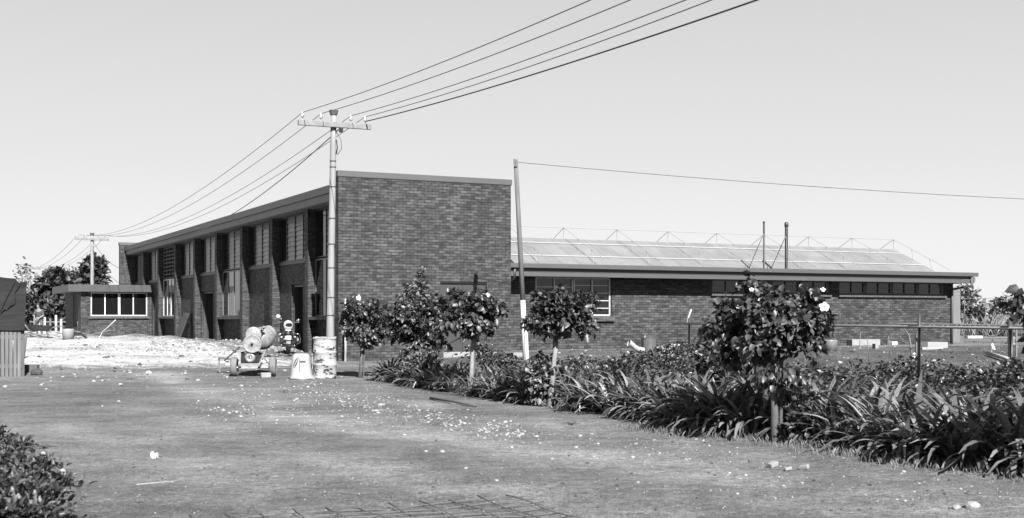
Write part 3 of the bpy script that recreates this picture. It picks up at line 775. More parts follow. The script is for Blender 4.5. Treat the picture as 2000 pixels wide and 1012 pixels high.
def along(s):
    for i in range(len(edge)-1):
        if s <= acc[i+1]: return edge[i].lerp(edge[i+1], (s-acc[i])/(acc[i+1]-acc[i]))
    return edge[-1]
cnt = 0; tot = acc[-1]; treexy = [at(705, 30.2), at(925, 24.6), at(1078, 20.8), at(1515, 14.8)]
for row, (off, st, sc) in enumerate(((.36, .34, .98), (.85, .42, 1.1), (1.4, .5, 1.1))):
    s = .1+.2*row
    while s < tot:
        p = along(s)+E*(off+rng.uniform(-.12, .12))+D*rng.uniform(-.1, .1); s += st*rng.uniform(.8, 1.25)
        p.z = gz(p.x, p.y)
        if min((p-q).length for q in treexy) < .46: continue
        o = bpy.data.objects.new('strap_leaf_clump', SM[cnt % 7]); COL.objects.link(o); o.location = p; o.rotation_euler = (0, 0, rng.uniform(0, 6.28))
        far = sstep(26, 16, p.y); k = sc*(.78+.22*far)*rng.uniform(.85, 1.12); o.scale = (k, k, k*.95); cnt += 1
        tag(o, 'clump of arching strap leaves in the border beside the drive', 'plant', 'strap leaved clumps in the border')
# low leafy growth behind the straps
def cover(name, m, n, region, hfun, ln, label):
    P = []; 
    while len(P) < n:
        x, y = region(); 
        if x is None: continue
        h = hfun(x, y)
        if h <= 0: continue
        P.append((x, y, gz(x, y)+h*rng.uniform(.25, 1)**.6))
    P = np.array(P); ax = rnd_unit(n); ax[:, 2] *= .5; nor = rnd_unit(n)*.6; nor[:, 2] += .8
    s = nrg.uniform(.6, 1.3, n); o = link(name, leaves_mesh(name, M[m], P, ax, nor, ln*s, ln*.72*s)); return tag(o, label, 'ground cover', None, 'stuff')
def reg():
    s = rng.uniform(2.5, tot); p = along(s); far = sstep(14, 8, s)
    q = p+E*rng.uniform(1.5, 7.5)+D*rng.uniform(-.3, .3)
    return q.x, q.y
cover('leafy_ground_cover', 'leaf_cover', 52000, reg, lambda x, y: .24+.72*max(0, .30+mnoise.noise(Vector((x*.75, y*.6, 2)))), .085, 'low tangle of small leaves filling the bed behind the strap leaves')
# grass blades along the bed edge and weeds in the yard
def blades(name, m, n, region, hlo, hhi, w, label, kind='stuff'):
    V = []; Fc = []
    for i in range(n):
        x, y = region(); z = gz(x, y); az = rng.uniform(0, 6.28); h = rng.uniform(hlo, hhi); l = rng.uniform(.1, .7)*h; b0 = len(V)
        dx, dy = math.cos(az), math.sin(az); V += [(x-dy*w, y+dx*w, z-.01), (x+dy*w, y-dx*w, z-.01), (x+dx*l*.4, y+dy*l*.4, z+h*.65), (x+dx*l, y+dy*l, z+h)]
        Fc += [(b0, b0+1, b0+2), (b0, b0+2, b0+3)]
    me = bpy.data.meshes.new(name); me.from_pydata(V, [], Fc); me.materials.append(M[m]); me.update()
    return tag(link(name, me), label, 'grass', None, kind)
def reg2():
    s = rng.uniform(tot*.62, tot); p = along(s)+E*rng.gauss(-.05, .22); return p.x, p.y
blades('dry_grass', 'grass_dry', 2600, reg2, .03, .10, .0035, 'dry grass fringing the near edge of the strap leaved border')
def reg3():
    p = bl(rng.uniform(3, 27), rng.uniform(-14, -.8)); return p.x, p.y
blades('yard_weeds', 'grass_dry', 900, reg3, .03, .13, .005, 'thin dry weeds scattered over the bare yard before the wing')
# flowering weeds at the lower left corner
hv = []
for k in range(2):
    t, cl = shrub('flowering_weed', 'bushy flowering weed in the lower left corner', 'plant', 40, 11.0+k*.2, .27, .30, .22, 32, 34, .065, 'leaf_herb', .10, 40+k, .20, 'flowering weeds at the lower left', .1, asp=.42)
    b = MB(); g = random.Random(k)
    for _ in range(4):
        q = g.choice(cl)+Vector((0, -.05, .10)); b.ball(q, .02, .02, .014, 7, 4, .25, g)
    b.build('flower_heads', M['stone'], t); hv.append(t)
for i, (px, py) in enumerate(((-50, 858), (-5, 905), (-40, 905), (25, 955), (-15, 965), (50, 1010), (10, 1020), (-40, 1000), (-80, 930), (-80, 870), (60, 1050), (-70, 985), (15, 1060))):
    p = hit(px, py+25)
    if i < 2: hv[i].location = p; hv[i].rotation_euler = (0, 0, i)
    else: dup(hv[i % 2], p, rng.uniform(0, 6), rng.uniform(.85, 1.15))

# ------------------------------------------------------------------ stones, rubble, litter on the drive
def stone_mb(b, p, r, g):
    rot = Matrix.Rotation(g.uniform(0, 6.28), 3, 'Z') @ Matrix.Rotation(g.uniform(-.5, .5), 3, 'X')
    b.ball(p, r*g.uniform(.8, 1.35), r*g.uniform(.7, 1.1), r*g.uniform(.45, .8), 6, 4, .22, g, rot)
b = MB(); g = random.Random(3)
def scatter(n, f, r0, r1):
    for _ in range(n):
        px, py = f(); p = hit(px, py); r = r0*(r1/r0)**(g.random()**1.8); stone_mb(b, p+Vector((0, 0, r*.15)), r, g)
scatter(420, lambda: (g.gauss(600, 150), 770+g.gauss(0, 16)), .006, .024)
scatter(300, lambda: (lambda u: (380+u*520, 800+u*25+g.gauss(0, 13)))(g.random()), .006, .024)
scatter(650, lambda: (lambda u: (560+u*460, 755+u*95+g.gauss(0, 11)))(g.random()), .006, .028)
scatter(230, lambda: (lambda u: (880+u*560, 835+u*60+g.gauss(0, 16)))(g.random()), .005, .022)
scatter(3000, lambda: (g.uniform(30, 1980), 740+265*g.random()**1.2), .003, .009)
scatter(120, lambda: (g.uniform(1400, 1990), 885+g.uniform(0, 90)), .005, .02)
tag(b.build('gravel', M['stone']), 'loose pale gravel and chips scattered over the dirt drive', 'gravel', None, 'stuff')
b = MB()
scatter(1100, lambda: (g.uniform(60, 620), 662+abs(g.gauss(0, 32))), .015, .07)
scatter(400, lambda: (g.uniform(290, 600), 668+abs(g.gauss(0, 9))), .03, .12)
scatter(260, lambda: (g.uniform(1010, 1990), g.uniform(668, 712)), .012, .06)
tag(b.build('rubble', M['stone']), 'broken pale rubble spread over the ground before the long front and the wing', 'rubble', None, 'stuff')
b = MB()
scatter(420, lambda: (g.uniform(40, 1900), g.uniform(735, 1000)), .006, .022)
scatter(120, lambda: (g.uniform(60, 640), 670+abs(g.gauss(0, 30))), .02, .08)
scatter(900, lambda: (g.uniform(1010, 1990), g.uniform(666, 720)), .015, .08)
tag(b.build('dirt_clods', M['stone_dark']), 'small dark clods of earth lying about on the drive and the yard', 'soil', None, 'stuff')
def stone(px, py, w, label, cat='stone', group=None, m='stone', el=1, ht=.6):
    p = hit(px, py); Y = p.y; r = w/2*Y/F; b = MB(); gg = random.Random(px)
    b.ball((0, 0, r*ht*.55), r*el, r*.8, r*ht, 10, 7, .13, gg, Matrix.Rotation(gg.uniform(-.3, .3), 3, 'Z'))
    o = b.build('stone', M[m], None); o.location = p; return tag(o, label, cat, group)
stone(1200*1.5+98, 992, 30, 'big smooth white stone lying alone near the lower right corner', ht=.55)
stone(1868, 994, 17, 'small flat white stone just left of the big smooth one')
stone(864, 884, 11, 'angular half pale stone alone in the middle of the drive')
for px, py, w in ((743, 793, 11), (735, 804, 9), (907, 829, 10), (987, 826, 10), (1020, 850, 11), (1048, 854, 9), (1133, 853, 9), (1168, 868, 7), (1160, 893, 7), (832, 883, 8), (910, 916, 8), (1078, 898, 8), (470, 815, 9), (448, 808, 8), (436, 803, 9), (462, 806, 8), (232, 785, 7), (836, 826, 7), (1246, 943, 7), (1440, 966, 8), (1768, 980, 8), (1752, 977, 7), (1765, 923, 10), (1690, 968, 6), (1530, 950, 7), (700, 818, 7), (668, 815, 8), (1340, 899, 8), (1236, 895, 10), (10, 757, 10), (90, 761, 6), (970, 940, 8)):
    stone(px, py, w, 'pale loose stone a few centimetres across on the drive', 'stone', 'loose pale stones on the drive')
def brickbat(px, py, w, rz, tilt, label):
    p = hit(px, py); s = w*p.y/F; b = MB(); b.box(-s/2, s/2, -s*.3, s*.3, 0, s*.42)
    o = b.build('brick_piece', M['concrete'], bevel=.008); o.location = p+Vector((0, 0, .01)); o.rotation_euler = (tilt, -.25, rz); tag(o, label, 'brick')
brickbat(1510, 913, 20, .6, .1, 'broken oblong pale brick piece, leftmost of the pieces before the large tree')
brickbat(1540, 920, 14, .1, 0, 'small flat pale brick piece between two larger ones')
brickbat(1572, 918, 19, -.7, .35, 'tilted pale brick piece, rightmost of the pieces before the large tree')
# papers and sticks
def flat_scrap(px, py, w, label, cat):
    p = hit(px, py); s = w*p.y/F; b = MB(); n = 7; gg = random.Random(px)
    pts = [(i/n*s-s/2, j/n*s*1.4-s*.7, .025+.03*gg.random()+.03*math.sin(i*1.3+j)) for i in range(n+1) for j in range(n+1)]
    fs = [(i*(n+1)+j, (i+1)*(n+1)+j, (i+1)*(n+1)+j+1, i*(n+1)+j+1) for i in range(n) for j in range(n) if not (i in (0, n-1) and j in (0, n-1))]
    b.add(pts, fs); b.add([(x, y, z-.006) for x, y, z in pts], [f[::-1] for f in fs])
    o = b.build('paper_scrap', M['white']); o.location = p; o.rotation_euler = (0, 0, rng.uniform(0, 3)); tag(o, label, cat)
flat_scrap(301, 897, 10, 'crumpled white paper scrap alone on the left of the drive', 'paper')
flat_scrap(122, 941, 14, 'white paper scrap beside the flowering weeds', 'paper')
def stick(pts, r, label, m='timber_dark', name='stick', cat='stick'):
    P = [Vector(q) for q in pts]; o = P[0].copy(); s = MB().tube([q-o for q in P], r, 7).build(name, M[m], None, True); s.location = o; return tag(s, label, cat)
p, q = hit(840, 781), hit(930, 796); up = Vector((0, 0, .03))
stick([p+up, p.lerp(q, .5)+up*1.3, q+up], .022, 'dark straight stick lying on the drive before the border')
p, q = hit(867, 660+142), hit(915, 800); stick([p+up*.5, p.lerp(q, .5)+up+Vector((0, -.05, 0)), q+up*.5], .008, 'thin pale bent twig lying on the drive', 'timber')
p, q = hit(266, 948), hit(354, 940); stick([p+up*.2, q+up*.2], .006, 'thin pale lath lying flat on the left of the drive', 'stone', 'lath', 'lath')
# dark twiggy litter bits on the drive
for px, py, lb in ((88, 876, 'curled dead leaf sprig beside the flowering weeds'), (1115, 830, 'dark dead sprig lying before the border'), (255, 742, 'dark scrap of bark on the drive below the pale rubble')):
    p = hit(px, py); b = MB()
    for i in range(9):
        a = rng.uniform(0, 6.28); b.tube([Vector((0, 0, .01)), Vector((math.cos(a)*.07, math.sin(a)*.05, .03)), Vector((math.cos(a)*.14, math.sin(a)*.1, .015))], [.008, .007, .003], 5)
    o = b.build('dead_sprig', M['stone_dark']); o.location = p; tag(o, lb, 'twig')
# reinforcing mesh on the ground at the bottom
c0 = Vector((-.02, 10.25, 0)); e1 = Vector((-1.0, -.52, 0)).normalized(); e2 = Vector((.42, -.9, 0)).normalized(); b = MB()
for i in range(11):
    s = c0+e2*(i*.2); b.tube([Vector((*(s+e1*k*.4-e1*.12).xy, gz(*(s+e1*k*.4-e1*.12).xy)+.014+.014*math.sin(k*1.7+i))) for k in range(9)], .0055, 6)
for i in range(12):
    s = c0+e1*(i*.26); b.tube([Vector((*(s+e2*(k*.25-.08)).xy, gz(*(s+e2*(k*.25-.08)).xy)+.030+.012*math.sin(k*1.3+i*2.1))) for k in range(9)], .005, 6)
tag(b.build('reinforcing_mesh', M['rust'], None, True), 'rusty sheet of steel reinforcing mesh lying flat at the bottom edge', 'mesh sheet')

# ------------------------------------------------------------------ drum, container, mixer, motorbike
RX90 = Matrix.Rotation(R(90), 4, 'X'); RY90 = Matrix.Rotation(R(90), 4, 'Y')
def T(x, y, z): return Matrix.Translation((x, y, z))
p = hit(634, 739); t = thing('oil_drum', 'battered white painted steel drum with dark flaking patches below the power pole', 'drum', p)
prof = [(.001, 0), (.275, 0), (.29, .012), (.29, .03), (.280, .05), (.280, .30), (.292, .315), (.292, .345), (.280, .36), (.278, .60), (.290, .615), (.290, .645), (.277, .66), (.272, .9), (.268, .955), (.282, .965), (.282, .985), (.26, .985), (.255, .93), (.001, .93)]
b = MB(); b.lathe(prof, 40)
b.v = [(x*(1+.03*mnoise.noise(Vector((x*4, y*4, z*5)))+(.0 if z < .7 else .05*(z-.7)*math.sin(2*math.atan2(y, x)))), y*(1+.03*mnoise.noise(Vector((x*4, y*4, z*5+9)))), z+(.02*math.sin(math.atan2(y, x)*3)*(z > .94))) for x, y, z in b.v]
b.build('drum', M['drum'], t, True)
b = MB(); b.lathe([(.03, 0), (.035, .0), (.035, .015), (.001, .016)], 10, T(.12, .1, .93)); b.build('bung', M['steel'], t)
p = hit(612, 700); b = MB(); b.box(-.11, .11, -.1, .1, 0, .34); b.box(-.09, .09, -.08, .08, .34, .36)
o = b.build('paint_tin', M['plastic'], bevel=.01); o.location = hit(613, 722)+Vector((.02, .35, 0)); tag(o, 'square pale tin standing close behind the left side of the drum', 'tin')
# square container
p = hit(588, 741); t = thing('square_container', 'pale tapered square container with a wire handle standing between mixer and drum', 'container', p, .12)
b = MB(); ring = [(0, .255, .20), (.02, .275, .215), (.05, .265, .21), (.12, .235, .19), (.45, .215, .175), (.56, .20, .165), (.605, .165, .13), (.615, .12, .1)]
n = 28; V = []
for z, rx, ry in ring:
    for j in range(n):
        th = 2*math.pi*j/n; c, s = math.cos(th), math.sin(th); k = (abs(c)**4+abs(s)**4)**-.25
        ex = .07*max(0, c)*max(0, .16-z)/.16
        V.append((rx*k*c+ex, ry*k*s, z+.008*math.sin(5*th)*(z < .06)+.012*mnoise.noise(Vector((c*2, s*2, z*5)))))
Fc = [(i*n+j, i*n+(j+1) % n, (i+1)*n+(j+1) % n, (i+1)*n+j) for i in range(len(ring)-1) for j in range(n)]+[tuple(reversed(range(n))), tuple((len(ring)-1)*n+j for j in range(n))]
b.add(V, Fc); b.build('body', M['plastic'], t, True)
b = MB(); b.tube([(-.08, -.19, .52), (-.13, -.225, .44), (-.16, -.23, .36), (-.13, -.228, .33), (-.08, -.222, .42), (-.06, -.20, .50), (-.03, -.18, .56)], .008, 6)
b.build('wire_handle', M['wire'], t, True); MB().tube([(-.02, -.19, .52), (-.025, -.215, .18)], .005, 5).build('seam', M['steel'], t)
MB().box(-.02, .12, -.212, -.20, .43, .445).build('seam_strip', M['steel'], t)
b = MB(); b.box(-.14, .14, -.1, .1, 0, .19); o = b.build('concrete_block', M['concrete'], bevel=.012); o.location = hit(585, 712)+Vector((.0, .5, .12)); o.rotation_euler = (0, 0, .2)
tag(o, 'grey concrete block sitting behind the pale square container', 'block')
b = MB(); b.box(-.22, .22, -.14, .14, 0, .12); o = b.build('concrete_block', M['stone_dark'], bevel=.012); o.location = hit(585, 712)+Vector((.0, .5, 0.0)); o.rotation_euler = (0, 0, .15)
tag(o, 'dark flat block under the grey one behind the square container', 'block')
# cement mixer
p = hit(494, 735); t = thing('cement_mixer', 'towable cement mixer with a pale tilted drum and engine on two wheels', 'cement mixer', p, .10)
def wheel(x, y, r, w, m='tyre_dusty'):
    q = T(x, y, r) @ RY90
    ty = MB().lathe([(r*.62, -w*.42), (r*.82, -w*.5), (r*.95, -w*.42), (r, -w*.2), (r, w*.2), (r*.95, w*.42), (r*.82, w*.5), (r*.62, w*.42)], 28, q, True)
    wh = ty.build('wheel', M[m], t, True)
    MB().lathe([(.001, -w*.2), (r*.2, -w*.25), (r*.28, -w*.1), (r*.5, -w*.12), (r*.63, -w*.4), (r*.63, w*.4), (r*.5, w*.12), (r*.28, w*.1), (r*.2, w*.3), (.001, w*.3)], 20, q).build('rim', M['greyp'], wh, True)
wheel(-.45, 0, .24, .16); wheel(.48, .05, .24, .16)
b = MB(); b.tube([(-.42, .02, .215), (.44, .05, .215)], .025, 8); b.beam((-.30, -.18, .30), (.18, -.18, .30), .06, .05); b.beam((-.30, .5, .30), (.18, .5, .30), .05, .05)
b.beam((-.29, -.18, .30), (-.29, .5, .30), .05, .05); b.beam((.17, -.18, .30), (.17, .5, .30), .05, .05); b.beam((-.30, -.19, .20), (.12, -.19, .20), .03, .03)
b.beam((.17, -.18, .30), (.30, -.15, .62), .04, .04); b.beam((-.29, -.18, .30), (-.31, -.15, .62), .04, .04); b.beam((-.33, -.15, .635), (.33, -.15, .635), .05, .04)
b.beam((.15, 0, .26), (.42, .05, .36), .035, .035); b.beam((.28, -.05, .45), (.42, .06, .24), .025, .025); b.beam((0, .5, .3), (0, .5, .95), .06, .06)
b.build('chassis', M['greyp'], t)
MB().box(-.28, .14, -.10, .42, .33, .60).build('engine', M['black'], t, bevel=.02)
b = MB(); b.box(-.20, .04, -.14, .1, .56, .61); b.build('fuel_tank', M['greyp'], t, bevel=.025)
b = MB(); b.lathe([(.001, 0), (.05, 0), (.06, .01), (.10, .012), (.13, -.02), (.13, -.07), (.001, -.07)], 24, T(-.06, -.14, .46) @ RX90); b.build('fan_cover', M['greyp'], t, True)
b = MB(); b.lathe([(.001, 0), (.03, 0), (.035, -.01), (.001, .02)], 14, T(-.06, -.158, .46) @ RX90); b.build('pull_starter', M['chrome'], t, True)
MB().tube([(.17, -.02, .55), (.22, -.05, .55), (.22, -.05, .40)], .035, 8).build('exhaust', M['steel'], t, True)
b = MB(); b.lathe([(.001, .03), (.03, .03), (.045, .012), (.20, .018), (.222, .03), (.228, 0), (.222, -.05), (.001, -.05)], 30, T(0, -.16, .80) @ RX90); b.build('pulley_guard', M['cream'], t, True)
b = MB(); b.lathe([(.001, .05), (.02, .05), (.035, 0), (.001, 0)], 12, T(0, -.19, .80) @ RX90); b.build('pulley_hub', M['steel'], t, True)
b = MB(); b.lathe([(.001, .02), (.18, .015), (.195, 0), (.19, -.05), (.001, -.05)], 28, T(.02, -.06, 1.02) @ RX90); b.build('gear_guard', M['cream'], t, True)
ax = Matrix.Rotation(R(50), 4, 'Z') @ Matrix.Rotation(R(72), 4, 'X')
dm = T(.08, .34, 1.0) @ Matrix.Rotation(R(-62), 4, 'Z') @ Matrix.Rotation(R(62), 4, 'Y') if False else T(.10, .30, .86) @ Matrix.Scale(.88, 4) @ Matrix.Rotation(R(48), 4, 'Z') @ Matrix.Rotation(R(62), 4, 'Y')
b = MB(); b.lathe([(.001, -.14), (.17, -.13), (.26, -.06), (.315, .05), (.325, .12), (.325, .22), (.31, .26), (.25, .42), (.205, .52), (.215, .535), (.195, .53), (.24, .42), (.30, .25), (.001, .0)], 34, dm); b.build('drum', M['cream'], t, True)
b = MB(); b.torus(.327, .016, dm @ T(0, 0, .14)); b.build('drum_band', M['greyp'], t, True)
b = MB(); b.tube([(.14, .0, 1.0), (.21, -.05, 1.10), (.26, -.06, 1.18)], .03, 8); b.build('tilt_lever', M['black'], t, True); MB().ball((.27, -.06, 1.2), .055, .05, .035).build('lever_knob', M['cream'], t, True)
b = MB(); b.beam((-.1, .45, .34), (-.95, 1.0, .42), .07, .05); b.beam((-.35, .3, .72), (-.78, .7, .36), .03, .03); b.beam((-.95, 1.0, .42), (-.93, .99, .05), .04, .04); b.build('tow_bar', M['timber'], t)
p0, p1 = hit(432, 676), hit(490, 690)
b = MB(); b.box(-.45, .45, -.12, .12, 0, .04); o = b.build('plank', M['timber']); o.location = hit(455, 688)+Vector((0, 0, .14)); o.rotation_euler = (.0, .16, -.15); tag(o, 'short plank lying on the rubble left of the mixer', 'plank')
# bag of rubble at the mixer side, loose plate
b = MB(); b.box(-.12, .12, -.09, .09, 0, .12); o = b.build('chock_block', M['concrete'], bevel=.02); o.location = hit(517, 738)+Vector((0, .1, 0)); o.rotation_euler = (0, 0, .4); tag(o, 'pale block chocking the right wheel of the mixer', 'block')
# motorbike seen from behind
p = at(563, 40.2); t = thing('motorbike', 'dark motorbike with chrome crash bars parked facing the wall doorway', 'motorbike', p, .17); t.scale = (.92,)*3
def bwheel(y, r, w):
    q = T(0, y, r) @ RY90; ty = MB().torus(r-w*.45, w*.5, q, 32, 10).build('wheel', M['rubber'], t, True)
    b = MB(); b.torus(r-w, .014, q, 28, 6); b.lathe([(.001, -.09), (.06, -.09), (.09, -.04), (.09, .04), (.06, .09), (.001, .09)], 14, q)
    for i in range(14): a = 2*math.pi*i/14; b.tube([q @ Vector((.05*math.cos(a), .05*math.sin(a), .04*(-1)**i)), q @ Vector(((r-w)*math.cos(a+.2), (r-w)*math.sin(a+.2), 0))], .005, 4)
    b.build('rim', M['chrome'], ty, True)
bwheel(0, .32, .15); bwheel(1.42, .32, .10)
b = MB(); b.tube([(0, .05, .62), (0, .6, .66), (0, 1.1, .92)], .03, 8)
for s in (-1, 1):
    b.tube([(.13*s, 0, .31), (.12*s, .5, .38), (.12*s, .95, .42), (.03*s, 1.1, .85)], .02, 7); b.tube([(.09*s, 1.42, .32), (.085*s, 1.2, .75), (.08*s, 1.08, 1.0)], .022, 8)
    b.tube([(.12*s, .5, .38), (.1*s, .1, .68)], .018, 6)
b.build('frame', M['black'], t, True)
for s in (-1, 1): MB().tube([(.145*s, .02, .33), (.145*s, .12, .66)], .035, 10).build('shock_absorber', M['chrome'], t, True)
b = MB(); b.box(-.14, .14, .55, .95, .35, .62); b.build('engine', M['black'], t, bevel=.03)
for s in (-1, 1):
    b = MB()
    for i in range(6): b.box(*sorted((s*(.14+i*.033), s*(.155+i*.033))), .62, .82, .40, .58)
    b.box(*sorted((s*.13, s*.36)), .67, .77, .44, .54); b.build('cylinder', M['greyp'], t)
    MB().tube([(.22*s, -.25, .30), (.21*s, .35, .31), (.2*s, .62, .36)], [.05, .045, .025], 10).build('exhaust', M['chrome'], t, True)
    MB().tube([(.17*s, -.12, .72), (.38*s, -.1, .68), (.43*s, -.1, .52), (.40*s, -.08, .40), (.2*s, -.05, .30)], .022, 8).build('crash_bar', M['chrome'], t, True)
    MB().box(*sorted((s*.16, s*.30)), -.2, .25, .38, .62).build('pannier', M['black'], t, bevel=.04)
    MB().tube([(.02*s, .96, 1.07), (.2*s, .92, 1.12), (.38*s, .8, 1.10)], .014, 7).build('handlebar', M['steel'], t, True)
    MB().tube([(.25*s, .85, 1.105), (.38*s, .79, 1.10)], .02, 8).build('grip', M['rubber'], t, True)
    mz = 1.27 if s < 0 else 1.14
    st = MB().tube([(.2*s, .92, 1.12), (.26*s, .9, mz-.06), (.35*s, .9, mz)], .014, 6).build('mirror_stem', M['chrome'], t, True)
    MB().lathe([(.001, -.02), (.05, -.012), (.062, .0), (.001, .004)], 18, T(.36*s, .885, mz+.03) @ RX90 @ Matrix.Scale(1.35, 4)).build('mirror', M['white'] if s < 0 else M['chrome'], st, True)
    b = MB(); b.lathe([(.001, -.03), (.03, -.03), (.036, 0), (.03, .012), (.001, .018)], 12, T(.16*s, -.22, .73) @ RX90); b.build('indicator', M['lamp_glass'], t, True)
b = MB(); b.lathe([(.14, 0)]*0+[(.001, 0), (.13, .0), (.15, .06), (.12, .18), (.001, .2)], 18, T(0, .62, .74)); b.v = [(x, .62+(y-.62)*1.9, z) for x, y, z in b.v]; b.build('fuel_tank', M['black'], t, True)
b = MB(); b.box(-.13, .13, -.22, .42, .76, .86); b.build('seat', M['black'], t, bevel=.04)
b = MB()
for i in range(9):
    a = R(-35+i*14); c, s = math.cos(a), math.sin(a)
    b.add([(-.085, -.0-.36*c*1, .31+.36*s), (.085, -.36*c, .31+.36*s), (.085, -.375*c, .31+.375*s), (-.085, -.375*c, .31+.375*s)], [(0, 1, 2, 3)])
k = len(b.v)//4
for i in range(k-1):
    for j in range(4): b.f.append((i*4+j, i*4+(j+1) % 4, i*4+4+(j+1) % 4, i*4+4+j))
b.build('mudguard', M['black'], t)
MB().box(-.11, .11, -.37, -.355, .50, .64).build('number_plate', M['white'], t, bevel=.01)
b = MB(); b.lathe([(.001, -.05), (.06, -.05), (.07, 0), (.05, .03), (.001, .04)], 16, T(0, -.33, .72) @ RX90); b.build('tail_lamp', M['lamp_glass'], t, True)
b = MB(); b.box(-.14, .14, -.3, -.05, .80, .82); b.build('luggage_rack', M['chrome'], t)
# crash helmet on the seat
hp = Matrix.Translation(p) @ Matrix.Rotation(.17, 4, 'Z') @ Matrix.Scale(.92, 4)
hl = thing('crash_helmet', 'white crash helmet with a dark visor opening resting on the motorbike seat', 'helmet', hp @ Vector((0, -.08, .865)), .25)
b = MB(); b.lathe([(.11, .0), (.135, .01), (.148, .08), (.15, .14), (.135, .21), (.095, .26), (.04, .285), (.001, .29)], 28); b.v = [(x, y*1.12, z) for x, y, z in b.v]; b.build('shell', M['white'], hl, True)
b = MB(); n = 14
for i in range(n+1):
    a = R(-128+i*84/n); rr = .153; hh = math.sqrt(max(.04, 1-((i-n/2)/(n/2+.3))**2))*.058; b.v += [(rr*math.cos(a), rr*1.12*math.sin(a), .135-hh), (rr*math.cos(a)*1.005, rr*1.12*math.sin(a)*1.005, .14), (rr*math.cos(a)*.98, rr*1.12*math.sin(a)*.98, .145+hh)]
b.f = [(i*3+j, i*3+3+j, i*3+4+j, i*3+1+j) for i in range(n) for j in range(2)]; b.build('visor', M['dark_glass'], hl, True)

# ------------------------------------------------------------------ in front of the building
b = MB(); b.box(-.62, .62, -.02, .02, 0, 1.45)
for z in (.3, .6, .85, 1.1): b.box(-.3, .3, -.026, -.02, z, z+.02)
o = b.build('leaning_board', M['door']); q = bl(.80, FAR[4]+2.2, .3); o.location = q-E*.55; o.rotation_euler = (0, 0, RZ-math.pi/2); o.rotation_euler = (Matrix.Rotation(RZ-math.pi/2, 3, 'Z') @ Matrix.Rotation(R(-20), 3, 'X')).to_euler()
tag(o, 'dark sheet of board leaning against the long brick front', 'board')
p = pt(183, 682, 50); g0 = hit(185, 681); q = hit(214, 672); q.z += 1.0
stick([g0, g0.lerp(q, .5), g0+Vector((.62, .3, .95))], .022, 'pale pole propped at a slant on the rubble before the annex', 'white', 'pole', 'pole')
p = bl(AX0-.08, AY0+1.2, .1); stick([p, p+Vector((.15, .05, 1.4)), p+Vector((.32, .1, 2.5))], .03, 'bent dark pipe propped against the annex side wall', 'timber_dark', 'pipe', 'pipe')
o = MB().lathe([(.001, .02), (.24, .02), (.27, .5), (.285, .5), (.285, .47), (.25, 0), (.001, 0)], 20).build('bucket', M['plastic'], None, True); o.location = hit(133, 664)+Vector((0, 0, .02)); tag(o, 'pale bucket at the left foot of the annex', 'bucket')
b = MB(); b.tube([(0, 0, -.1), (0, 0, 1.9)], .03, 8); b.beam((0, 0, 1.75), (.45, .22, 1.75), .025, .02)
o = b.build('meter_post', M['white'], None); o.location = bl(.1, -.35, .12); tag(o, 'white pipe post with a short arm at the left corner of the end wall', 'post')

# ------------------------------------------------------------------ left edge: tarred shed, tools
SH = hit(20, 736); t = thing('tarred_shed', 'tarred paper covered shed with a skirt of grey palings at the left edge', 'shed', (SH.x, SH.y, SH.z), R(23))
def sx(px): return (px-1000)/F*SH.y-SH.x
b = MB(); n = 22; x0, x1 = sx(-160), sx(46); V = []
for i in range(n+1):
    for j in range(9):
        f = j/8; x = x0+(x1-x0)*i/n; z = 1.10+f*(1.28-.09*max(0, math.sin(i/n*9))-.12*(i >= n-1)+.05*(i/n))+.02*mnoise.noise(Vector((x*3, f*4, 1)))
        V.append((x+(.05*f if i == n else 0), -.05+.03*mnoise.noise(Vector((x*2.2, f*3, 4)))-.04*(f > .9), z))
m = len(V); V2 = V+[(x, y+1.8, z-.25) for x, y, z in V]
fs = [(i*9+j, (i+1)*9+j, (i+1)*9+j+1, i*9+j+1) for i in range(n) for j in range(8)]
b.add(V2, fs+[tuple(m+k for k in f[::-1]) for f in fs]+[(i*9+8, (i+1)*9+8, m+(i+1)*9+8, m+i*9+8) for i in range(n)]+[(n*9+j, m+n*9+j, m+n*9+j+1, n*9+j+1) for j in range(8)])
b.build('paper_cladding', M['tarp'], t)
b = MB(); b.tube([(sx(2), -.09, 1.55), (sx(14), -.1, 1.9), (sx(26), -.09, 2.2), (sx(33), -.09, 2.38)], .008, 5); b.tube([(sx(2), -.09, 1.50), (sx(9), -.10, 1.60), (sx(14), -.10, 1.61), (sx(21), -.1, 1.70), (sx(28), -.1, 1.74), (sx(29), -.09, 1.88), (sx(28), -.09, 2.0), (sx(33), -.09, 2.1), (sx(42), -.09, 2.3)], [.006, .014, .007, .016, .008, .015, .008, .013, .006], 6); b.build('torn_fold', M['tarp'], t)
for i in range(14):
    xc = sx(36-i*7.4); b = MB(); b.box(xc-.036, xc+.036, .0, .022, -.05+.02*rng.random(), 1.14); b.build('paling', M['timber'], t)
b = MB(); b.box(x0, x1-.12, .10, .12, 0, 1.1); b.build('gap_shade_board', M['black'], t)  # black sheet added behind the palings so the gaps look shaded
b = MB(); b.box(x0, x1-.05, .03, .08, .9, 1.0); b.box(x0, x1-.05, .03, .08, .2, .3); b.build('rail', M['timber_dark'], t)
b = MB(); b.box(x1-.1, x1, .05, .15, -.1, 1.15); b.build('corner_post', M['timber_dark'], t); MB().box(x1-.1, x1, 1.6, 1.7, -.1, 1.0).build('corner_post', M['timber_dark'], t)
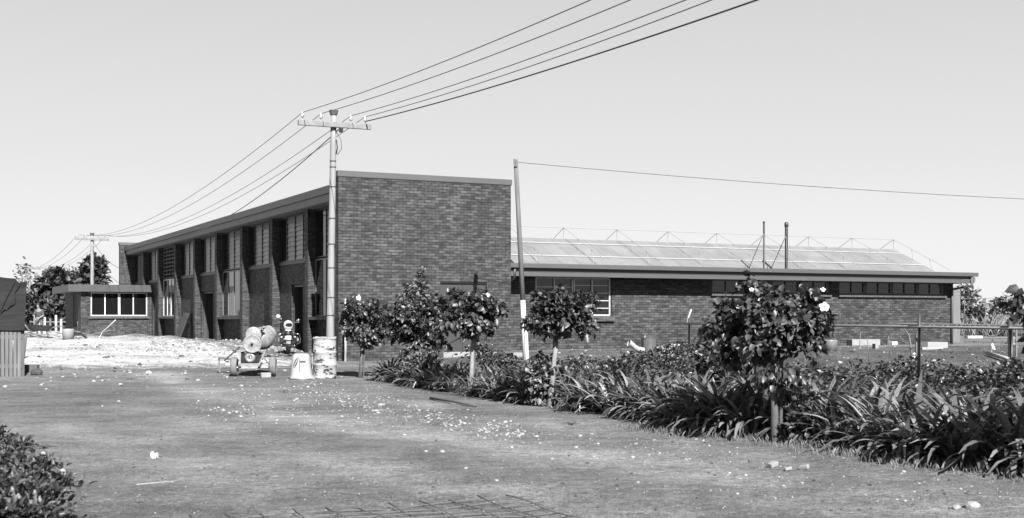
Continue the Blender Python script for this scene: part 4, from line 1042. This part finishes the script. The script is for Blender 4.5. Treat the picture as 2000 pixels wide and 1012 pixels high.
for q, lb, m, r in (((22, 735, 25, 662, .25), 'thin white stake standing before the shed palings', 'white', .016), ((49, 728, 41, 688, .1), 'dark stick leaning at the corner of the shed', 'timber_dark', .03), ((46, 700, 52, 650, .2), 'tilted dark pole at the right side of the shed', 'timber_dark', .035)):
    a = hit(q[0], q[1]); e = pt(q[2], q[3], a.y-.05); stick([a, a.lerp(e, .5), e], r, lb, m, 'stake', 'stake')
stone(71, 733, 24, 'dark lump of soil on the ground right of the shed', 'soil', None, 'stone_dark', 1.1, .7)
b = MB(); b.box(-.16, .16, -.1, .1, 0, .2); o = b.build('box', M['timber_dark'], bevel=.01); o.location = hit(53, 729)+Vector((0, .3, 0)); tag(o, 'small dark box beside the corner post of the shed', 'box')

# ------------------------------------------------------------------ far left: man, barrow, pickets, trees, tank
def skin_mesh(name, verts, edges, radii, m, parent, root=0, sub=2):
    me = bpy.data.meshes.new('tmp'); me.from_pydata(verts, edges, []); o = bpy.data.objects.new('tmp', me); COL.objects.link(o)
    md = o.modifiers.new('s', 'SKIN'); md.use_smooth_shade = True; sv = me.skin_vertices[0].data
    for i, r in enumerate(radii): sv[i].radius = r if isinstance(r, tuple) else (r, r); sv[i].use_root = i == root
    o.modifiers.new('u', 'SUBSURF').levels = sub
    dg = bpy.context.evaluated_depsgraph_get(); dg.update(); res = bpy.data.meshes.new_from_object(o.evaluated_get(dg)); bpy.data.objects.remove(o)
    res.name = name; res.materials.clear(); res.materials.append(m); res.shade_smooth(); return link(name, res, parent)
p = at(77, 68); pr = thing('person', 'man in dark work clothes stooping with joined hands behind a wheelbarrow', 'person', p, -.1)
js = [(0, 0, .95), (0, .0, 1.15), (0, -.05, 1.38), (0, -.11, 1.50), (0, -.17, 1.62), (0, -.18, 1.74),
      (-.19, -.03, 1.40), (-.27, -.06, 1.12), (-.13, -.30, .98), (-.06, -.37, .94), (.19, -.03, 1.40), (.26, -.06, 1.12), (.12, -.30, .98), (.05, -.37, .93),
      (-.10, 0, .90), (-.12, -.03, .50), (-.13, .02, .09), (-.14, -.13, .04), (.10, 0, .90), (.12, -.02, .50), (.13, .03, .09), (.14, -.12, .04)]
ed = [(0, 1), (1, 2), (2, 3), (3, 4), (4, 5), (2, 6), (6, 7), (7, 8), (8, 9), (2, 10), (10, 11), (11, 12), (12, 13), (0, 14), (14, 15), (15, 16), (16, 17), (0, 18), (18, 19), (19, 20), (20, 21)]
rd = [(.15, .10), (.15, .10), (.16, .10), .055, (.078, .095), (.06, .07), .062, .048, .036, .035, .062, .048, .036, .035, .085, .06, .045, .035, .085, .06, .045, .035]
skin_mesh('body', js, ed, rd, M['skin'], pr)
skin_mesh('shirt', [js[0], js[1], js[2], (0, -.07, 1.43), js[6], js[7], js[10], js[11]], [(0, 1), (1, 2), (2, 3), (2, 4), (4, 5), (2, 6), (6, 7)], [(.17, .12), (.17, .12), (.185, .125), .075, .085, .062, .085, .062], M['shirt'], pr)
skin_mesh('trousers', [js[0]]+js[14:17]+js[18:21], [(0, 1), (1, 2), (2, 3), (0, 4), (4, 5), (5, 6)], [(.17, .125), .105, .08, .065, .105, .08, .065], M['trousers'], pr)
MB().ball((0, -.15, 1.74), .09, .105, .07).build('hair', M['hair'], pr, True)
for s in (-1, 1):
    for k in range(5): MB().tube([(s*(.05-.012*k), -.38, .95), (s*(.035-.012*k), -.43, .93-.01*k), (s*(.02-.01*k), -.46, .90-.005*k)], [.010, .009, .007], 6).build('finger', M['skin'], pr, True)
    MB().ball((s*.032, -.262, 1.665), .013).build('eye', M['hair'], pr)
MB().tube([(0, -.255, 1.66), (0, -.29, 1.62), (0, -.262, 1.61)], [.01, .016, .012], 6).build('nose', M['skin'], pr, True)
p = at(80, 63); wb = thing('wheelbarrow', 'dark wheelbarrow tilted among debris in front of the man', 'wheelbarrow', p, .5)
b = MB(); b.add([(-.55, -.25, .38), (.35, -.22, .33), (.35, .22, .33), (-.55, .25, .38), (-.8, -.36, .72), (.55, -.34, .62), (.55, .34, .62), (-.8, .36, .72)], [(0, 1, 2, 3), (0, 4, 5, 1), (1, 5, 6, 2), (2, 6, 7, 3), (3, 7, 4, 0)]); b.build('tray', M['black'], wb)
for s in (-1, 1): MB().tube([(-.95, .08*s, .2), (-.3, .2*s, .35), (1.0, .3*s, .62)], .025, 7).build('handle', M['timber'], wb, True); MB().tube([(.3, .2*s, .35), (.35, .22*s, 0)], .02, 6).build('leg', M['steel'], wb)
MB().torus(.15, .045, T(-.95, 0, .19) @ RX90).build('wheel', M['rubber'], wb, True)
b = MB(); g = random.Random(5)
for i in range(14):
    a = g.uniform(0, 6.28); c = Vector((g.uniform(-2.6, 3.4), g.uniform(-2.0, 1.0), .15)); d = Vector((math.cos(a), math.sin(a)*.6, g.uniform(-.05, .25)))*g.uniform(.5, 1.3); b.beam(c-d, c+d, .12, .05)
o = b.build('timber_offcuts', M['timber']); o.location = at(90, 61, .05); tag(o, 'heap of timber offcuts and dark debris near the wheelbarrow', 'timber heap', None, 'stuff')
for px, w, lb in ((530, 2.6, ''),):
    pass
for i, (a_, b_, lb) in enumerate((((60, 655), (118, 657), 'long white plank lying on the ground left of the annex'), ((100, 641), (127, 640), 'pale plank lying before the picket fence'))):
    q0, q1 = hit(*a_), hit(*b_); o = MB().beam(Vector((0, 0, .1)), q1-q0+Vector((0, 0, .1)), .2, .08).build('plank', M['white']); o.location = q0; tag(o, lb, 'plank')
pf = at(64, 80); fz = thing('picket_fence', 'pale picket fence in front of the far left trees', 'fence', (pf.x, 80, pf.z))
for i in range(15):
    b = MB(); x = i*.17*2.05+.05*rng.random(); b.box(x, x+.13, -.03, 0, 0, rng.uniform(.85, 1.25)); b.build('picket', M['white' if i % 3 else 'timber'], fz)
b = MB(); b.box(-.2, 5.3, .002, .07, .7, .78); b.build('rail', M['timber'], fz)
def cyl_tank(px, pytop, pybot, w, Y, label):
    base = at(px, Y); zt, zb = pt(px, pytop, Y).z, pt(px, pybot, Y).z; r = w/2*Y/F; t = thing('water_tank', label, 'tank', (base.x, Y, base.z))
    MB().lathe([(.001, zb-base.z), (r, zb-base.z), (r, zt-base.z), (r*.98, zt-base.z+.15), (.001, zt-base.z+.25)], 28).build('tank', M['tank'], t, True)
    b = MB()
    for sx_ in (-1, 1):
        for sy in (-1, 1): b.tube([(sx_*r*.7, sy*r*.7, 0), (sx_*r*.6, sy*r*.6, zb-base.z)], .25, 6)
    b.build('stand', M['steel'], t)
cyl_tank(105, 527, 552, 25, 165, 'round steel water tank rising above the far left trees')
def far_tree(label, px, Y, pytop, pybot, hw, n, per, leaf, m='leaf_far', seed=0, spread=.9, layered=False, group=None, cat='tree', name='tree', bare=0, vlo=.25):
    base = at(px, Y); top = pt(px, pytop, Y).z-base.z; low = pt(px, pybot, Y).z-base.z; r = hw*Y/F
    t = thing(name, label, cat, base, 0, group); g = random.Random(seed); cl = []
    b = MB(); b.tube([(0, 0, -.2), (0, 0, top*.4), (.1*r, 0, top*.85)], [r*.09, r*.06, r*.02], 8)
    for i in range(n):
        f = g.random()**.8; z = low+(top-low)*f; k = (1-abs(2*f-.75)**2.2*.55)
        if layered: k *= .75+.35*math.sin(f*17+seed)
        a = g.uniform(0, 6.28); rr = r*k*g.uniform(vlo, 1)**.6; q = Vector((math.cos(a)*rr, math.sin(a)*rr*.8, z)); cl.append(q)
        if i % 3 == 0: b.tube([(0, 0, min(z*.75, top*.8)), q.lerp(Vector((0, 0, z)), .4), q], [r*.03, r*.02, r*.008], 5)
    b.build('trunk', M['trunk'], t, True)
    if per: link('crown', crown_leaves('crown', M[m], cl, per, spread, leaf, leaf*.6, (0, 0, (top+low)/2-.5), .1, .6), t)
    return t
far_tree('big dense dark conifer behind the picket fence', 105, 100, 545, 612, 44, 80, 60, .55, seed=2, spread=.85, layered=True)
far_tree('flat topped pine behind the annex power pole', 180, 110, 514, 560, 36, 34, 60, .5, seed=5, spread=.75, layered=True)
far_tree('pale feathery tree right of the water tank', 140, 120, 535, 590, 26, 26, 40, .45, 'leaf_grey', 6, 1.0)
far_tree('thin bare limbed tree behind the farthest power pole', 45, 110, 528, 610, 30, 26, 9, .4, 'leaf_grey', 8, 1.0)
far_tree('low dark bush under the bare limbed tree', 52, 95, 588, 640, 22, 24, 50, .4, seed=9, spread=.6, name='bush', cat='bush')
far_tree('low dark hedge bush behind the pickets', 118, 96, 596, 645, 36, 30, 55, .4, seed=10, spread=.6, name='bush', cat='bush')

# ------------------------------------------------------------------ right yard: pipe rail, stakes, rubble, far scrub
ra, rb = Vector((3.83, 29.6, 1.335)), Vector((8.9, 12.2, 1.325))
t = thing('pipe_rail', 'long thin steel pipe rail on posts crossing the yard behind the border', 'pipe rail', (ra.x, ra.y, 0))
MB().tube([Vector((0, 0, ra.z)), (rb-ra)*.5+Vector((0, 0, ra.z)), (rb-ra)+Vector((0, 0, ra.z))], .022, 8).build('pipe', M['galv'], t, True)
for px, top, r in ((1347, 1.46, .04), (1797, 1.55, .035), (1974, 1.46, .048)):
    k = (px-1000)/F; s = (k*ra.y-ra.x)/((rb-ra).x-k*(rb-ra).y); q = ra.lerp(rb, s)-ra; q.z = 0
    MB().tube([q+Vector((.05 if px > 1900 else 0, .04, .2)), q+Vector((0, .04, top))], [r, r*.8], 8).build('post', M['steel'], t, True)
t = thing('wire_rail', 'second rail wound with a loose dark hose behind the long pipe rail', 'rail', (0, 0, 0))
qa, qb = pt(1761, 633, 24), pt(2060, 637.5, 22)
MB().tube([qa, qb], .022, 7).build('pipe', M['timber'], t)
q = pt(1797, 640, 24); b = MB(); b.tube([pt(1762, 634, 24), pt(1775, 655, 24), pt(1781, 690, 24), at(1782, 24)], .018, 6); b.build('post', M['timber'], t, True); b = MB(); b.tube([pt(1795, 632, 24), pt(1790, 660, 24), at(1789, 24)], .02, 6); b.build('post', M['timber'], t, True); MB().tube([pt(1985, 637, 23), at(1985, 23)], .02, 6).build('post', M['timber'], t, True)
b = MB(); hs = []
for i in range(60):
    px = 1800+i*2.6; hs.append(pt(px, 635.5+3.2*math.sin(i*.62)+(.8 if i % 7 else 0), 23.5-.015*i)+Vector((0, .05*math.cos(i*.62), 0)))
b.tube(hs, .012, 5); b.tube([pt(1912, 632, 23), pt(1920, 645, 23), pt(1932, 657, 23), pt(1948, 655, 23), pt(1962, 645, 22.8), pt(1972, 638, 22.8)], .014, 6); b.build('hose', M['rubber'], t, True)
def chunk(name, px, py, w, h, d, label, cat, m='concrete', rz=0, rot=0, Yo=None, dz=0, group=None):
    p = hit(px, py) if Yo is None else at(px, Yo); s = p.y/F; b = MB(); b.box(-w*s/2, w*s/2, 0, d, 0, h*s); o = b.build(name, M[m], bevel=.012)
    o.location = p+Vector((0, 0, dz)); o.rotation_euler = (0, rot, RZ*.6+rz); return tag(o, label, cat, group)
chunk('concrete_beam', 1692, 675, 62, 12, .35, 'long pale concrete beam lying before the right end of the wing', 'beam')
chunk('concrete_block', 1713, 664, 7, 10, .2, 'small upright pale block standing on the long concrete beam', 'block', dz=.05, Yo=40.9)
chunk('concrete_slab', 1640, 674, 34, 10, .4, 'grey slab left of the long concrete beam', 'slab', 'panel')
chunk('wall_panel', 1832, 680, 56, 12, .3, 'white slab pile lying under the right corner of the wing', 'slab', 'plastic', .25, .02)
chunk('wall_panel', 1822, 683, 44, 5, .3, 'lower tilted white slab in front of the slab pile', 'slab', 'plastic', -.1, -.03)
chunk('white_block', 1858, 668, 12, 6, .2, 'white block on the far side of the slab pile', 'block', 'white')
chunk('white_block', 1905, 661, 34, 5, .3, 'long white strip lying past the corner of the wing', 'slab', 'white')
chunk('white_box', 1318, 687, 23, 14, .35, 'white box on the ground by the wing wall', 'box', 'white', -.1)
chunk('foam_slab', 1748, 674, 14, 7, .3, 'small white slab between the concrete beam and the slab pile', 'slab', 'white', .2)
chunk('white_block', 1014, 690, 26, 8, .25, 'low pale block beside the foot of the leaning timber post', 'block', 'concrete', Yo=36.2)
chunk('white_block', 1062, 677, 26, 7, .25, 'flat pale block on the ground right of the leaning post', 'block', 'concrete')
chunk('white_block', 1180, 681, 11, 4, .2, 'thin white slab at the foot of the wing wall under the window', 'slab', 'white')
o = MB().lathe([(.001, .03), (.20, .03), (.22, .34), (.235, .34), (.235, .32), (.215, 0), (.001, 0)], 20).build('bucket', M['greyp'], None, True); o.location = hit(1621, 685); tag(o, 'dull grey bucket standing in the yard left of the concrete beam', 'bucket')
p = hit(1267, 689); t = thing('ribbed_bin', 'dark ribbed bin standing against the wing wall', 'bin', p)
b = MB(); n = 40; b.lathe([(.001, 0), (.20, 0), (.215, .42), (.225, .43), (.225, .46), (.20, .46), (.19, .06), (.001, .05)], n); b.v = [(x*(1+.03*(i % 2)), y*(1+.03*(i % 2)), z) for i, (x, y, z) in enumerate(b.v)]; b.build('bin', M['trunk'], t)
a = hit(1252, 684); stick([a, a+Vector((.08, .1, .25)), a+Vector((.16, .2, .47))], .014, 'pale lath leaning on the dark ribbed bin', 'white', 'lath', 'lath')
# clay pipe bend
p = hit(1240, 690); t = thing('pipe_bend', 'pale earthenware pipe bend with its round mouth turned up, by the wing wall', 'pipe', p)
b = MB(); P = [Vector((-.16, -.05, .30)), Vector((-.10, -.03, .27)), Vector((0, 0, .18)), Vector((.1, .02, .12)), Vector((.28, .05, .09))]
b.tube(P, [.085, .085, .08, .08, .08], 14, False); b.tube([P[0]+Vector((-.03, -.01, .012)), P[0]], [.11, .11], 16, False); b.tube([P[0]+Vector((-.03, -.01, .012)), P[0]+Vector((.02, 0, -.01))], [.11, .07], 16, False); b.build('pipe', M['plastic'], t, True)
MB().lathe([(.001, 0), (.075, 0), (.075, -.02), (.001, -.02)], 14, T(*(P[0])) @ Matrix.Rotation(R(-70), 4, 'Y')).build('mouth_shade', M['black'], t)  # black disc painted in for the shaded hollow of the pipe
p = hit(1295, 697); b = MB(); n = 9; gg = random.Random(2)
b.ball((0, 0, .1), .24, .16, .13, 14, 9, .16, gg); b.ball((.16, -.05, .05), .16, .12, .08, 10, 7, .2, gg); o = b.build('crumpled_sack', M['white'], None, True); o.location = p; tag(o, 'crumpled white sack lying right of the ribbed bin', 'sack')
p = hit(1632, 669); b = MB(); b.ball((0, 0, .1), .22, .16, .11, 12, 8, .1, gg); o = b.build('paper_sack', M['white'], None, True); o.location = p+Vector((0, .3, .12)); tag(o, 'white humped sack lying on the grey slab', 'sack')
a = pt(1341, 632, 29.2); stick([a, a+Vector((.05, 0, .17)), a+Vector((.11, 0, .33))], .02, 'short white batten standing on the left end of the pipe rail', 'white', 'batten', 'batten')
for i, (px, py, top) in enumerate(((1675, 703, 650), (1697, 708, 660), (1738, 697, 656), (1731, 700, 672))):
    a = hit(px, py); e = pt(px+(6 if i == 0 else -3), top, a.y); stick([a, a.lerp(e, .5)+Vector((.01, 0, 0)), e], .011, ['tallest thin pale cane', 'bent thin pale cane', 'straight thin grey cane', 'shortest thin pale cane'][i]+' standing in the yard behind the border', 'timber', 'cane', 'cane')
for px, py, n in ((1765, 660, 5), (1795, 665, 7), (1980, 665, 5), (1937, 683, 7), (1790, 703, 6)):
    b = MB(); gg = random.Random(px)
    for i in range(n): q = Vector((gg.uniform(-.09, .09), 0, gg.uniform(.0, .3))); b.ball(q, .05, .04, .035, 7, 5, .2, gg)
    b.tube([(0, 0, -.1), (0, 0, .3)], .008, 5); o = b.build('white_flower_spike', M['petal']); a = hit(px, py+8); o.location = a; tag(o, {1765: 'leftmost white flower spike before the corner of the wing', 1795: 'white flower spike tied at the crooked rail post', 1980: 'white flower spike at the right edge by the far hose', 1937: 'white flower clump on the bare mound at far right', 1790: 'low white flower clump under the crooked rail post'}[px], 'flower')
q0, q1 = pt(1928, 661, 38), pt(1987, 669, 34); q0.z = gz(q0.x, q0.y)+.08; q1.z = gz(q1.x, q1.y)+.1
stick([q0, q0.lerp(q1, .5), q1], .06, 'long white pipe lying on the ground at the far right', 'white', 'pipe', 'pipe')
MBm = MB(); 
# far wire fence and scrub
t = thing('wire_fence', 'tall wire fence with pale posts before the far right scrub', 'fence', (0, 0, 0))
for px in (1884, 1925, 1989, 2060): a = at(px, 70); MB().tube([a, Vector((a.x, a.y, pt(px, 583, 70).z))], .022, 6).build('post', M['panel'], t)
b = MB(); b.tube([pt(1870, 583, 70), pt(2080, 584, 70)], .014, 5)
for k in range(5): b.tube([pt(1870, 592+k*9, 70), pt(2080, 592+k*9, 70)], .003, 4)
b.build('wire', M['wire'], t)
far_tree('dark scrub bush at the foot of the far wire fence', 1906, 72, 612, 645, 22, 26, 50, .28, 'leaf_cover', 31, .4, name='bush', cat='bush')
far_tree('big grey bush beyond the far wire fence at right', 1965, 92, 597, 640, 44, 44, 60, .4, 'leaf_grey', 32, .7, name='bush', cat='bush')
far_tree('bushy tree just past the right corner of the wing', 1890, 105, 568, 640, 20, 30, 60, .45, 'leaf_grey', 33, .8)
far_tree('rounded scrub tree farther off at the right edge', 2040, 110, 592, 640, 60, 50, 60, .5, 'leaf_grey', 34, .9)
def reg4():
    return rng.uniform(25, 44), rng.uniform(69, 96)
blades('tall_dry_grass', 'grass_dry', 26000, reg4, .4, 1.3, .008, 'tall dry grass growing under and beyond the far wire fence')
def reg5():
    Y = rng.uniform(200, 330); px = rng.uniform(-120, 2120); return (px-1000)/F*Y, Y
P = []
for _ in range(9000):
    x, y = reg5(); h = 3.4+2.2*mnoise.noise(Vector((x*.035, 1, 0)))+1.2*mnoise.noise(Vector((x*.2, y*.05, 3))); P.append((x, y, rng.uniform(0, 1)**.7*max(.6, h)))
P = np.array(P); n = len(P); nor = rnd_unit(n)*.6; nor[:, 2] += .6
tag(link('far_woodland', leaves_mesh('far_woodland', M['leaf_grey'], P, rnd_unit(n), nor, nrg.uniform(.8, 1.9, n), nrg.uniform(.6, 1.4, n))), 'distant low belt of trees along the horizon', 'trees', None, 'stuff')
